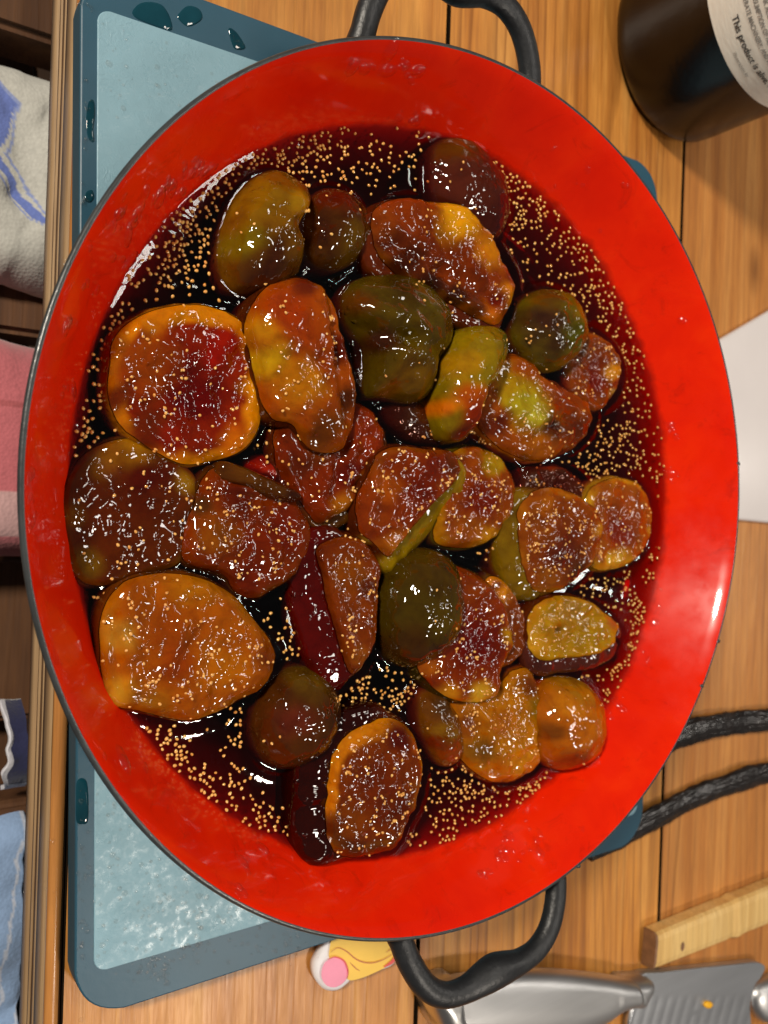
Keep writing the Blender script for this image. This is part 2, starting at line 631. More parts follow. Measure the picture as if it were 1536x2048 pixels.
def plank(x0, x1, mat, y0=-0.75, y1=0.75, zb=-0.004):
    xs = [x0 + 0.0008, x0 + 0.0012, x1 - 0.0012, x1 - 0.0008]
    zs = [-0.0006, 0.0, 0.0, -0.0006]
    v, f = [], []
    for y in (y0, y1):
        v += [(xs[0], y, zb - .02)] + [(xs[i], y, zs[i]) for i in range(4)] + [(xs[3], y, zb - .02)]
    for i in range(5):
        f.append((i, i + 1, i + 7, i + 6))
    f.append((0, 1, 2, 3, 4, 5))
    f.append((11, 10, 9, 8, 7, 6))
    o = mesh_obj('plank', v, f, mat, top, smooth=False)
    fix_normals(o)
    o.data.materials.append(M['joint_dark'])
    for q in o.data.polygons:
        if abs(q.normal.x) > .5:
            q.material_index = 1          # dark faces inside the joints
    return o


plank(EDGE_X + 0.0045, 0.0272, M['wood1'])
plank(0.0272, 0.1895, M['wood2'])
plank(0.1895, 0.352, M['wood3'])
plank(0.352, 0.52, M['wood2'])
plank(0.52, 0.72, M['wood1'])
# layered front edge: rounded amber nosing and plies below
nose = []
for k in range(9):
    a = math.pi / 2 * k / 8
    nose.append((EDGE_X + 0.0022 - 0.0022 * math.sin(a), -0.0022 + 0.0022 * math.cos(a)))
nose.append((EDGE_X, -0.0030))


def strip(name, prof, mat, back):
    v, f = [], []
    ys = np.linspace(-0.75, 0.75, 60)
    for i, y in enumerate(ys):
        for (x, z) in prof:
            v.append((x + 0.00025 * noise.noise(Vector((z * 900, y * 30, 3))), y, z))
        v.append((back, y, prof[-1][1]))
        v.append((back, y, prof[0][1]))
    n = len(prof) + 2
    for i in range(len(ys) - 1):
        for j in range(n):
            f.append((i * n + j, i * n + (j + 1) % n, (i + 1) * n + (j + 1) % n, (i + 1) * n + j))
    o = mesh_obj(name, v, f, mat, top)
    fix_normals(o)
    return o


mesh_obj('underlay', [(EDGE_X + .006, -.75, -.0225), (.72, -.75, -.0225), (.72, .75, -.0225), (EDGE_X + .006, .75, -.0225)], [(0, 1, 2, 3)], M['joint_dark'], top, False)
strip('edge_nosing', nose, M['ply3'], EDGE_X + 0.0040)
zc = -0.0030
for th, mt, inset in ((0.014, 'ply1', 0.0), (0.0018, 'ply2', 0.0009), (0.0022, 'ply1', 0.0002), (0.0045, 'ply2', 0.0007),
                      (0.0016, 'ply1', 0.0001), (0.0030, 'ply2', 0.0006), (0.010, 'ply1', 0.0)):
    strip('ply_layer', [(EDGE_X + inset, zc - 0.0001), (EDGE_X + inset, zc - th)], M[mt], EDGE_X + 0.02)
    zc -= th

# ------------------------------------------------------------------ what is below the counter edge
fl = mesh_obj('floor', [(-1.2, -1.4, -0.9), (1.6, -1.4, -0.9), (1.6, 1.4, -0.9), (-1.2, 1.4, -0.9)], [(0, 1, 2, 3)], M['floor'], None, False)
tag(fl, 'dark brown wooden floor seen below the counter edge', None, None, 'structure')
rack = tag(empty('towel_rack', (-0.2, 0, -0.14)), 'brown wooden rack with crossbars below the counter edge holding towels', 'rack')


def rbox(name, x0, x1, y0, y1, z0, z1, mat, parent, b=0.003):
    bm = bmesh.new()
    bmesh.ops.create_cube(bm, size=1)
    for v in bm.verts:
        v.co = Vector((x0 + (v.co.x + .5) * (x1 - x0), y0 + (v.co.y + .5) * (y1 - y0), z0 + (v.co.z + .5) * (z1 - z0)))
    bmesh.ops.bevel(bm, geom=bm.edges[:], offset=b, segments=3, affect='EDGES')
    off = Vector((0, 0, 0))
    p = parent
    while p is not None:
        off += p.location
        p = p.parent
    for v in bm.verts:
        v.co -= off
    me = bpy.data.meshes.new(name)
    bm.to_mesh(me)
    bm.free()
    me.materials.append(mat)
    o = bpy.data.objects.new(name, me)
    COL.objects.link(o)
    if parent:
        o.parent = parent
    return o


def ybar(py0, py1, z, px=40):
    a, b = at(px, py0, z)[1], at(px, py1, z)[1]
    return min(a, b), max(a, b)


for py0, py1, z in ((-120, 62, -0.10), (556, 668, -0.12), (1112, 1440, -0.15), (1600, 1668, -0.11)):
    y0, y1 = ybar(py0, py1, z)
    rbox('crossbar', -0.33, -0.10, y0, y1, z - 0.03, z, M['bar'], rack)
rbox('side_rail', -0.128, -0.104, -0.5, 0.5, -0.20, -0.172, M['bar'], rack)


def towel(label, group, px0, py0, px1, py1, z, colfn, fold=0.006, seed=0, fs=35.0):
    a = at(px0, py0, z)
    b = at(px1, py1, z)
    x0, x1 = min(a[0], b[0]), max(a[0], b[0])
    y0, y1 = min(a[1], b[1]), max(a[1], b[1])
    nx, ny = 60, 110
    v, c = [], []
    for i in range(ny):
        for j in range(nx):
            u, w = j / (nx - 1), i / (ny - 1)
            x, y = x0 + u * (x1 - x0), y1 - w * (y1 - y0)
            n1 = noise.noise(Vector((x * fs, y * fs * .7, seed)))
            n2 = noise.noise(Vector((x * fs * 2.3 + 4, y * fs * 2.1, seed + 5)))
            edge = min(w, 1 - w) * (y1 - y0)
            droop = -0.02 * math.exp(-edge / 0.006)
            v.append((x + 0.003 * n2, y + 0.003 * n1, z + fold * n1 + fold * .22 * n2 + droop))
            # pigment follows the weave, in cloth coordinates
            c.append(colfn(u + 0.03 * n1, w))
    f = grid_faces(ny, nx, closed=False)
    o = mesh_obj('dish_towel', v, f, M['cloth'], None, cols=c)
    sm = o.modifiers.new('thickness', 'SOLIDIFY')
    sm.thickness = 0.002
    tag(o, label, 'towel', group)
    return o


WH = S(205, 205, 198)
BL = S(112, 132, 205)


def c_white(u, w):
    # pigment stripe that wanders across the cloth
    px = 25 + 20 * math.sin(w * 5.2 + 0.2) + 62 * w * (w > 0.05)
    X = -80 + u * 190
    path = np.interp(w, [0, .1, .22, .45, .62, .72, 1.0], [-60, -10, 30, 8, 52, 78, 300])
    if abs(X - path) < 12 + 5 * math.sin(w * 9):
        return BL
    if abs(abs(X - path) - 19) < 2.5:
        return S(150, 165, 215)
    return WH


towel('crumpled white towel with blue stripe hanging below the counter edge', 'dish towels', -150, 55, 112, 566, -0.095, c_white, 0.006, 1, 45)


def c_pink(u, w):
    if u > 0.93:
        return S(225, 220, 205)
    if 0.70 < w < 0.90:
        return S(222, 178, 178)
    if w > 0.93 or 0.30 < w < 0.33:
        return S(190, 100, 105)
    return S(214, 118, 126)


towel('pink and white towel with cream border below the counter edge', 'dish towels', -190, 650, 92, 1112, -0.10, c_pink, 0.004, 3, 25)
towel('small dark navy cloth with white end below the counter', 'dish towels', 16, 1430, 60, 1592, -0.09,
      lambda u, w: S(225, 225, 235) if (w > .86 or u < .18) else S(40, 44, 84), 0.005, 5, 60)
towel('light blue towel with folds at the lower left corner', 'dish towels', -150, 1670, 30, 2180, -0.10,
      lambda u, w: S(150, 180, 222) if (u * 9 + w * 3) % 2.2 > .25 else S(205, 215, 235), 0.009, 8, 40)
towel('dark green cloth strip beside the light blue towel', 'dish towels', 26, 1672, 52, 2180, -0.115,
      lambda u, w: S(56, 78, 74), 0.004, 9, 40)

# ------------------------------------------------------------------ cutting board
BZ = 0.010
board = tag(empty('cutting_board', (0.02, 0, 0)), 'wet teal cutting board with pale blue centre under the red pan', 'cutting board')
bc = [at(162, -93, BZ), at(1317, 336, BZ), at(1285, 1682, BZ), at(149, 2049, BZ)]
ring = rounded(bc, 0.016, 10)
sd = slab('base', ring, 0.0004, BZ - 0.0008, M['boardside'], board, 0.0005)
ctr = np.mean([p[:2] for p in bc], 0)
slab('frame', ring * 1.0, BZ - 0.0008, BZ, M['board'], board, 0.0006)
ins = []
for p, sx, sy in zip(bc, (1, -1, -1, 1), (-1, -1, 1, 1)):
    ins.append((p[0] + sx * 0.0055, p[1] + sy * 0.0150))
slab('chopping_surface', rounded(ins, 0.004, 6), BZ - 0.0004, BZ + 0.0004, M['panel'], board, 0.0003)


def puddle(pts, z=BZ, h=0.00028):
    P = spline([at(x, y, z)[:2] for x, y in pts], 40)
    c = P.mean(0)
    v, f = [], []
    for k, (s_, hh) in enumerate(((1, 0.00005), (.96, h * .7), (.85, h), (.4, h * 1.05))):
        for q in P:
            w = c + (q - c) * s_
            v.append((w[0], w[1], z + hh))
    v.append((c[0], c[1], z + h))
    f = grid_faces(4, 40)
    for j in range(40):
        f.append((120 + j, 120 + (j + 1) % 40, 160))
    o = mesh_obj('water_puddle', v, f, M['wet'])
    fix_normals(o)
    return o


pd = [('large dark water puddle on the board\'s top rim', [(265, 22), (285, 5), (320, 8), (338, 30), (344, 60), (320, 56), (290, 45), (270, 35)]),
      ('round dark water puddle on the board\'s top rim beside the largest', [(356, 30), (375, 12), (398, 18), (405, 36), (392, 48), (375, 53), (360, 42)]),
      ('slanted water puddle on the board\'s top rim nearest the pan', [(457, 58), (470, 62), (485, 82), (491, 96), (478, 100), (466, 93)]),
      ('long water streak on the board\'s left rim', [(177, 205), (187, 200), (190, 225), (186, 260), (188, 285), (176, 275), (172, 240)]),
      ('small water spot on the board\'s left rim by the pan', [(172, 385), (184, 380), (188, 395), (180, 405), (170, 400)]),
      ('tall water film on the board\'s left rim below the pan', [(154, 1562), (170, 1558), (176, 1580), (176, 1640), (166, 1648), (153, 1643), (152, 1600)]),
      ]
for lb, p in pd:
    tag(puddle(p), lb, 'water', 'water puddles on the board')


def bead(c, r, h, seg=8, rings=3, nrm=None, rz=0.0, ell=1.0):
    """small dome of droplet"""
    v, f = [], []
    if nrm is None:
        nrm = np.array([0, 0, 1.0])
    t = np.cross(nrm, [0.3, 1, 0.1])
    t /= np.linalg.norm(t)
    b = np.cross(nrm, t)
    t2 = t * math.cos(rz) + b * math.sin(rz)
    b2 = -t * math.sin(rz) + b * math.cos(rz)
    for k in range(rings):
        a = math.pi / 2 * k / rings
        for j in range(seg):
            q = 2 * math.pi * j / seg
            v.append(c + (t2 * math.cos(q) * ell + b2 * math.sin(q)) * r * math.cos(a) + nrm * (h * math.sin(a) - 0.00005))
    v.append(c + nrm * h)
    for k in range(rings - 1):
        for j in range(seg):
            f.append((k * seg + j, k * seg + (j + 1) % seg, (k + 1) * seg + (j + 1) % seg, (k + 1) * seg + j))
    for j in range(seg):
        f.append(((rings - 1) * seg + j, (rings - 1) * seg + (j + 1) % seg, rings * seg))
    return v, f


def bead_cloud(name, items, mat, parent=None, flip=False):
    V, Fc = [], []
    for it in items:
        v, f = bead(*it[:3], **(it[3] if len(it) > 3 else {}))
        b = len(V)
        V += v
        Fc += [tuple(b + i for i in q) for q in f]
    o = mesh_obj(name, V, Fc, mat, parent)
    return o


items = []
for cx_, cy_, sx_, sy_, n_ in ((315, 1940, 26, 14, 70), (170, 15, 8, 8, 8), (470, 85, 8, 6, 10), (172, 160, 3, 3, 5), (172, 240, 3, 30, 22), (167, 400, 3, 12, 14),
                               (230, 1620, 30, 25, 16), (560, 1870, 30, 25, 40), (165, 1700, 5, 60, 14), (163, 1900, 6, 40, 14), (380, 1900, 20, 8, 30), (590, 1900, 25, 15, 25),
                               (215, 1740, 40, 120, 60), (330, 1800, 90, 60, 90), (420, 1830, 60, 40, 60), (300, 150, 70, 60, 25), (230, 120, 20, 50, 10)):
    for _ in range(n_):
        px, py = rng.normal(cx_, sx_), rng.normal(cy_, sy_)
        p = at(px, py, BZ + 0.0004)
        r = abs(rng.normal(0.00035, 0.00025)) + 0.00015
        items.append((p, r, r * 0.55))
tag(bead_cloud('water_droplets', items, M['drop']), 'tiny clear water droplets scattered over the cutting board', 'water', None, 'stuff')

# ------------------------------------------------------------------ pan
RIM_Z, SY = 0.065, 0.039
pan = tag(empty('braiser_pan', (0, 0, 0.0)), 'round cast iron braiser with glossy red enamel inside and black loop handles', 'pan')
inner = [(0.1486, 0.0651), (0.1480, 0.0648), (0.1474, 0.0640), (0.1462, 0.0620), (0.1440, 0.0585), (0.1408, 0.0533), (0.1370, 0.0470),
         (0.1322, 0.0390), (0.1288, 0.0330), (0.1245, 0.0270), (0.1190, 0.0220), (0.1110, 0.0185), (0.1000, 0.0168), (0.0800, 0.0162), (0.0400, 0.0160), (0.0100, 0.0160)]


def smooth_prof(p, n):
    return [tuple(q) for q in spline([(a, b) for a, b in p], n, closed=False)]


lin = lathe('enamel_lining', smooth_prof(inner, 60), M['enamel'], pan, 256, cap=True)
outer = [(0.1486, 0.0651), (0.1493, 0.0653), (0.1499, 0.0648), (0.1501, 0.0641), (0.1496, 0.0620), (0.1480, 0.0560), (0.1474, 0.0545), (0.1450, 0.0470),
         (0.1420, 0.0380), (0.1370, 0.0290), (0.1300, 0.0205), (0.1200, 0.0150), (0.1080, 0.0122), (0.1030, 0.0108), (0.0980, 0.0108), (0.0950, 0.0125), (0.0100, 0.0125)]
lathe('lip', outer[:6], M['lip'], pan, 256)
lathe('body', outer[5:], M['iron'], pan, 200, cap=True)


def handle(sign):
    # local frame: axis from the pan centre outwards, tilted a few degrees like the casting in the photograph
    a = math.radians(94.6 if sign > 0 else 94.6 + 181.2)
    ax = np.array([math.cos(a), math.sin(a), 0])
    tx = np.array([math.sin(a), -math.cos(a), 0])
    # (tangential, radial, z)
    ctl = [(-0.0385, 0.140, 0.049), (-0.0375, 0.1480, 0.0535), (-0.0352, 0.1580, 0.0560), (-0.0300, 0.1680, 0.0575), (-0.0225, 0.1740, 0.058),
           (-0.0135, 0.1758, 0.058), (-0.006, 0.1752, 0.058), (0.0, 0.1746, 0.058), (0.006, 0.1752, 0.058), (0.0135, 0.1758, 0.058),
           (0.0225, 0.1740, 0.058), (0.0300, 0.1680, 0.0575), (0.0352, 0.1580, 0.0560), (0.0375, 0.1480, 0.0535), (0.0385, 0.140, 0.049)]
    P = spline([tx * t_ + ax * r_ + np.array([0, 0, z_]) for t_, r_, z_ in ctl], 70, closed=False)
    n = len(P)
    rad = []
    for i in range(n):
        u = abs(i / (n - 1) - .5) * 2
        rad.append(0.0044 + 0.0020 * math.exp(-(u / .16) ** 2) + 0.0018 * max(0, u - .8) / .2)
    o = tube('handle', P, rad, M['iron'], pan, 24, 0.85)
    return o


handle(1)
handle(-1)
bead_nicks = []
for px, py in ((1477, 927), (1437, 1282), (1404, 1372), (1157, 1732)):
    p = at(px, py, RIM_Z)
    bead_nicks.append((p, 0.0009, 0.0005, dict(ell=1.5)))
nk = bead_cloud('lip_nick', bead_nicks, M['lip'], pan)
tag(nk, kind='stuff')

# ------------------------------------------------------------------ figs
NTH, NRF = 96, 26
FIGS = []
OR_ = S(214, 120, 16)
YE = S(240, 168, 24)
BR = S(112, 46, 8)
RB = S(134, 44, 10)
DK = S(66, 26, 8)
GR = S(112, 104, 14)
DG = S(70, 64, 12)
LG = S(168, 158, 24)
PU = S(72, 28, 20)
AM = S(186, 104, 14)


def lerp(a, b, t):
    return tuple(a[i] * (1 - t) + b[i] * t for i in range(4))


figs = [
 dict(k='whole', l='folded olive green fig with yellow bruise near the upper left of the pan', o=[(520,345),(560,348),(600,375),(608,415),(590,450),(592,500),(592,545),(560,580),(500,605),(450,590),(425,540),(428,470),(450,410),(480,370)],
      z=-.002, h=.016, c=S(120,92,12), b=[(590,455,38,S(236,160,24)),(555,430,30,S(160,136,22)),(500,560,75,S(72,40,22)),(480,410,60,S(132,110,16)),(455,500,40,S(118,112,16)),(595,380,30,S(110,58,12))], cre=[(612,440,575,470,2.6,16),(600,440,590,540,1.2,10)], s=7),
 dict(k='whole', l='dark brown olive fig touching the folded green fig on its right', o=[(645,378),(690,390),(722,425),(732,480),(715,520),(680,545),(640,552),(600,530),(588,480),(594,430),(612,395)],
      z=-.003, h=.013, c=S(78,50,10), b=[(660,400,60,S(88,34,8)),(680,500,45,S(104,84,14)),(610,470,40,S(64,34,10))], cre=[(640,400,625,460,1.0,14),(700,430,705,530,.8,8)], s=9),
 dict(k='whole', l='smooth dark purple fig at the top right tucked behind the long seedy wedge', o=[(840,330),(852,292),(893,275),(940,292),(985,340),(1005,390),(1008,440),(990,485),(950,490),(890,460),(855,420),(840,375)],
      z=-.004, h=.013, c=S(78,34,26), b=[(890,310,55,S(92,66,16)),(900,380,70,S(88,44,34)),(990,440,40,S(84,26,34))], s=10),
 dict(k='cut', l='long curved fig wedge with amber rim and radiating seedy ridges, top right', o=[(745,440),(758,412),(800,397),(870,402),(925,412),(965,445),(1000,495),(1030,550),(1032,600),(1008,645),(962,632),(905,600),(850,572),(800,540),(760,498)],
      z=.009, tilt=(.0,.10), h=.001, c=S(132,52,10), m=S(150,62,10), r=S(214,128,18), rind=S(96,44,14), b=[(920,435,55,S(240,170,24)),(985,500,45,S(222,140,20)),(1022,590,30,S(236,150,30)),(985,625,30,S(222,120,14)),(770,480,42,S(96,36,10)),(810,525,45,S(84,32,10)),(860,565,48,S(70,28,10)),(915,598,40,S(74,30,10)),(955,620,26,S(110,50,12)),(760,450,35,S(150,70,16)),(1000,600,22,S(120,26,8))],
      cre=[(770,470,880,540,1.5,12),(880,540,990,600,1.6,14),(850,470,862,500,.8,6),(880,475,895,510,.8,6),(910,490,925,525,.8,6),(940,510,952,545,.8,6),(970,530,985,565,.8,6)], s=34, skew=(-12,22)),
 dict(k='whole', l='large dark green fig with a pinched notch at the centre of the pan', o=[(675,592),(700,562),(750,548),(810,552),(860,582),(890,632),(890,690),(862,740),(852,790),(812,812),(760,800),(722,797),(718,750),(715,700),(690,662),(675,622)],
      z=-.001, h=.016, c=S(84,74,12), b=[(800,600,90,S(92,86,14)),(690,620,32,S(96,62,14)),(790,770,60,S(112,90,16)),(860,700,50,S(78,66,12)),(730,690,30,S(62,34,14)),(750,790,24,S(130,92,16)),(770,590,50,S(70,58,10))], cre=[(670,655,775,690,3.2,16),(775,690,760,660,1.4,12),(775,690,870,720,.9,14),(700,600,760,620,.7,12)], s=10),
 dict(k='cut', l='tall orange peeled fig half standing right of the big round slice', o=[(498,645),(525,585),(575,553),(622,558),(660,588),(680,650),(698,720),(712,800),(700,880),(668,905),(620,895),(590,850),(545,832),(522,765),(508,700)],
      z=.011, tilt=(.05,.0), h=.006, dome=1, c=S(160,66,10), m=S(176,84,12), r=S(180,96,14), rind=S(84,44,14), b=[(535,720,42,S(206,160,24)),(520,660,36,S(214,150,22)),(570,620,60,S(172,64,12)),(590,775,60,S(196,124,18)),(670,700,32,S(110,34,8)),(690,800,30,S(92,42,12)),(610,570,30,S(120,44,20)),(640,860,50,S(120,62,14))],
      cre=[(655,590,665,700,1.6,10),(665,700,690,840,1.6,12),(600,870,660,890,1.0,10)], s=36),
 dict(k='cut', ring=1, l='largest round fig slice with bright orange rim and red centre, left side', o=[(222,745),(232,675),(288,628),(368,609),(440,615),(495,650),(525,712),(534,780),(524,850),(490,900),(430,922),(368,926),(300,892),(248,850),(224,800)],
      z=.007, tilt=(-.02,.04), h=-.0016, c=S(112,14,6), m=S(150,40,8), r=S(232,146,12), rind=S(150,110,16), b=[(290,730,75,S(160,72,12)),(450,680,40,S(168,30,8)),(300,850,60,S(118,40,10)),(240,790,40,S(128,50,10)),(510,770,34,S(240,160,14)),(480,890,44,S(236,134,12)),(350,880,40,S(150,36,12)),(300,640,50,S(214,130,14)),(400,800,55,S(110,10,8)),(425,720,30,S(170,26,10))],
      cre=[(390,740,400,850,1.2,16)], s=62),
 dict(k='whole', l='small green fig with glittering wet patch, right of the long wedge', o=[(1020,640),(1032,605),(1066,580),(1110,584),(1146,618),(1160,665),(1142,715),(1100,747),(1060,742),(1025,702),(1012,670)],
      z=-.001, h=.015, c=S(104,100,14), b=[(1050,660,42,S(66,44,34)),(1060,700,40,S(70,54,30)),(1130,650,34,S(140,116,16)),(1100,680,30,S(84,92,16)),(1070,600,34,S(96,74,18))], s=16, rough=1),
 dict(k='whole', l='small curved green and orange fig piece shaped like a pepper', o=[(862,800),(868,742),(888,690),(915,660),(952,650),(992,656),(1004,682),(996,722),(972,762),(948,800),(938,842),(920,882),(888,886),(865,852)],
      z=.004, h=.013, c=S(136,128,18), b=[(925,700,40,S(146,136,18)),(885,740,36,S(168,140,20)),(905,800,36,S(178,96,14)),(915,840,34,S(140,52,12)),(870,820,20,S(210,130,16)),(985,690,26,S(84,92,20)),(900,870,26,S(100,44,14))], cre=[(985,690,945,780,.8,9)], s=9),
 dict(k='cut', l='torn yellow green fig half right of the pepper shaped piece', o=[(950,815),(980,752),(1006,712),(1060,716),(1092,752),(1132,770),(1186,812),(1182,862),(1142,902),(1082,921),(1020,905),(968,862)],
      z=.004, h=.003, dome=1, c=S(176,150,26), m=S(170,84,14), r=S(150,64,14), rind=S(170,104,16), b=[(1035,790,40,S(196,180,44)),(1020,760,40,S(184,144,24)),(1060,830,36,S(206,190,60)),(1120,800,50,S(150,64,12)),(1150,860,45,S(104,42,16)),(1100,860,30,S(86,40,20)),(1070,900,40,S(178,100,16)),(990,850,30,S(120,44,16)),(1050,735,34,S(170,84,14))],
      cre=[(1085,745,1180,820,1.4,10),(1070,870,1150,830,1.6,12),(980,840,1060,890,.8,10)], s=44),
 dict(k='cut', l='ragged fig slice beside the small green fig, farthest right of the upper group', o=[(1140,705),(1168,662),(1204,670),(1236,710),(1245,758),(1228,800),(1192,822),(1160,800),(1135,765)],
      z=.002, h=.001, c=S(130,50,20), m=S(146,68,16), r=S(150,90,40), rind=S(92,52,30), b=[(1222,745,20,S(232,160,40)),(1195,770,24,S(136,42,16)),(1165,700,30,S(124,72,40)),(1230,790,14,S(190,150,80))], cre=[(1190,690,1190,800,1.0,10)], s=42),
 dict(k='cut', l='big brown syrup soaked fig slice at the far left under the largest slice', o=[(124,1030),(135,968),(172,910),(232,880),(302,880),(360,912),(400,960),(402,1020),(390,1080),(355,1130),(290,1152),(230,1171),(170,1166),(140,1120)],
      z=.0035, tilt=(.0,-.01), h=-.0008, c=S(96,36,8), m=S(104,44,10), r=S(116,70,14), rind=S(84,56,14), b=[(275,910,45,S(180,124,24)),(215,925,45,S(150,96,20)),(380,965,30,S(176,130,40)),(150,1030,28,S(140,92,18)),(170,1120,40,S(128,92,18)),(290,960,60,S(92,22,8)),(390,1050,30,S(80,34,10)),(210,1010,60,S(104,40,8))], s=34, smoothf=1),
 dict(k='cut', l='brown seedy fig wedge with a curled rind flap right of the soaked slice', o=[(395,1000),(410,958),(440,935),(505,965),(560,985),(604,1004),(626,1060),(622,1112),(590,1152),(522,1197),(480,1186),(450,1150),(372,1122),(372,1062)],
      z=.0055, h=.0015, c=S(128,44,8), m=S(136,54,10), r=S(136,74,14), rind=S(80,48,14), b=[(430,1060,50,S(156,86,14)),(560,1060,60,S(128,36,8)),(500,1150,50,S(120,36,10)),(400,1010,26,S(96,54,22)),(470,990,40,S(110,34,10))], cre=[(395,985,560,1000,1.0,9),(405,1000,400,1100,.9,9)], s=58),
 dict(k='whole', l='smooth olive brown rind flap along the top of the seedy wedge', o=[(425,945),(438,922),(475,930),(520,948),(560,968),(600,990),(585,1006),(530,996),(480,975),(440,962)],
      z=.0035, h=.006, c=S(84,54,14), b=[(480,945,40,S(96,64,16)),(580,990,30,S(70,36,12))], s=1),
 dict(k='cut', l='double lobed red brown fig half below the tall orange half', o=[(556,862),(590,830),(650,822),(712,806),(752,830),(776,888),(768,950),(730,1000),(680,1030),(642,1047),(604,1002),(575,962),(555,912)],
      z=.005, tilt=(.02,.03), h=.002, c=S(140,48,8), m=S(140,48,8), r=S(150,70,12), rind=S(90,62,14), b=[(740,870,40,S(158,54,8)),(700,950,40,S(112,26,8)),(600,930,40,S(112,40,10)),(735,960,22,S(196,110,18)),(680,1010,30,S(186,112,24)),(640,900,40,S(120,54,14)),(590,860,40,S(110,40,12))],
      cre=[(690,820,665,1000,2.2,14),(570,890,620,990,1.2,9)], s=34, skew=(10,20)),
 dict(k='cut', l='dark submerged fig edge left of the double lobed half', o=[(548,905),(570,880),(600,900),(640,1000),(630,1040),(600,1030),(570,990),(550,950)],
      z=.0015, h=.001, c=S(96,24,8), m=S(88,24,8), r=S(74,24,10), rind=S(50,18,8), b=[], s=4),
 dict(k='whole', l='sunken red fig piece glimpsed under syrup above the rind flap', o=[(480,925),(520,905),(555,920),(575,960),(570,985),(530,965),(490,945)],
      z=-.005, h=.006, c=S(150,40,12), b=[], s=0, sub=1),
 dict(k='whole', l='dark wrinkled sunken fig under the pepper shaped piece', o=[(755,815),(790,800),(840,805),(880,840),(935,870),(930,890),(880,895),(820,890),(780,865)],
      z=-.004, h=.006, c=S(66,40,20), b=[(840,850,30,S(78,40,24))], s=5, rough=1),
 dict(k='cut', l='orange brown fig wedge with a bright green lower rind, centre of the pan', o=[(722,1000),(740,950),(765,905),(800,893),(860,898),(905,902),(925,930),(915,965),(880,1000),(840,1050),(800,1095),(785,1115),(755,1085),(728,1060)],
      z=.0115, tilt=(.0,.06), h=.0015, c=S(150,58,10), m=S(150,60,10), r=S(150,74,14), rind=S(150,138,20), b=[(830,980,50,S(122,34,8)),(770,980,40,S(172,84,12)),(900,930,30,S(108,48,14)),(790,1090,34,S(190,112,20)),(760,1040,30,S(150,66,16)),(860,940,40,S(134,42,8))],
      cre=[(770,920,760,1040,1.0,12)], s=38, skew=(34,40), bul=0.9, keep=0.35),
 dict(k='cut', l='round fig slice with greenish rim right of the green rinded wedge', o=[(895,925),(912,903),(952,892),(1000,910),(1031,950),(1039,1000),(1018,1050),(972,1090),(920,1096),(880,1082),(880,1030),(890,970)],
      z=.006, h=.0006, c=S(136,48,10), m=S(160,76,12), r=S(196,132,20), rind=S(92,84,16), b=[(985,925,30,S(186,148,26)),(970,1075,34,S(226,158,20)),(940,1060,40,S(170,90,14)),(960,1000,34,S(126,36,10)),(915,920,25,S(130,54,12))], s=52),
 dict(k='cut', l='brown fig slice half hidden behind the two overlapping slices at right', o=[(1044,968),(1058,940),(1108,932),(1152,945),(1184,985),(1182,1040),(1120,1060),(1060,1040),(1046,1000)],
      z=.0012, h=0, c=S(84,38,12), m=S(90,44,14), r=S(170,84,16), rind=S(90,48,20), b=[(1150,980,30,S(96,52,34))], s=28),
 dict(k='cut', l='seedy fig slice with green rind on its left, front one of the overlapping pair', o=[(1048,1020),(1072,986),(1110,975),(1160,990),(1198,1022),(1209,1070),(1192,1118),(1152,1165),(1108,1186),(1072,1176),(1050,1130),(1042,1072)],
      z=.0095, tilt=(.02,.0), h=.0006, c=S(126,52,20), m=S(150,72,16), r=S(196,120,24), rind=S(120,104,16), b=[(1130,1110,44,S(110,44,30)),(1200,1060,16,S(206,140,36)),(1160,1150,40,S(92,48,30)),(1090,1010,30,S(180,100,20)),(1100,1160,30,S(150,84,24)),(1080,1060,40,S(156,80,24))], s=100, skew=(-28,10), bul=0.9, keep=0.7),
 dict(k='cut', l='pale rimmed fig slice at the right wall behind the green rinded slice', o=[(1180,990),(1212,962),(1258,957),(1298,982),(1314,1030),(1306,1086),(1270,1126),(1222,1141),(1186,1132),(1170,1080)],
      z=.005, tilt=(-.03,.0), h=.0006, c=S(150,64,28), m=S(172,92,26), r=S(214,156,40), rind=S(160,132,34), b=[(1240,1070,32,S(140,48,30)),(1250,1010,30,S(172,84,30)),(1230,1130,34,S(226,176,60))], s=60),
 dict(k='cut', l='largest amber fig half with pointed right end, lower left of the pan', o=[(214,1215),(250,1168),(320,1149),(400,1156),(468,1190),(510,1240),(546,1285),(554,1322),(530,1370),(484,1402),(430,1430),(368,1443),(282,1424),(226,1410),(207,1345),(204,1270)],
      z=.008, tilt=(.03,.0), h=.003, dome=1, c=S(172,88,12), m=S(184,98,14), r=S(184,112,18), rind=S(100,60,16), b=[(240,1270,40,S(206,148,60)),(235,1390,40,S(220,160,52)),(330,1260,60,S(160,76,10)),(380,1170,50,S(196,122,18)),(440,1330,60,S(198,116,16)),(530,1310,34,S(140,66,16)),(350,1330,40,S(160,70,10)),(300,1420,60,S(168,104,22)),(270,1200,40,S(170,88,14))],
      cre=[(400,1250,350,1340,.8,14),(225,1230,240,1390,.9,12)], s=88),
 dict(k='whole', l='whole rounded brown green fig below the largest amber half', o=[(496,1405),(528,1350),(580,1324),(630,1338),(664,1378),(668,1430),(642,1490),(600,1522),(550,1536),(508,1512),(488,1460)],
      z=-.003, h=.017, c=S(80,50,16), b=[(590,1345,45,S(102,86,18)),(550,1430,45,S(100,48,34)),(570,1480,50,S(84,52,14)),(640,1420,40,S(66,42,14))], s=4),
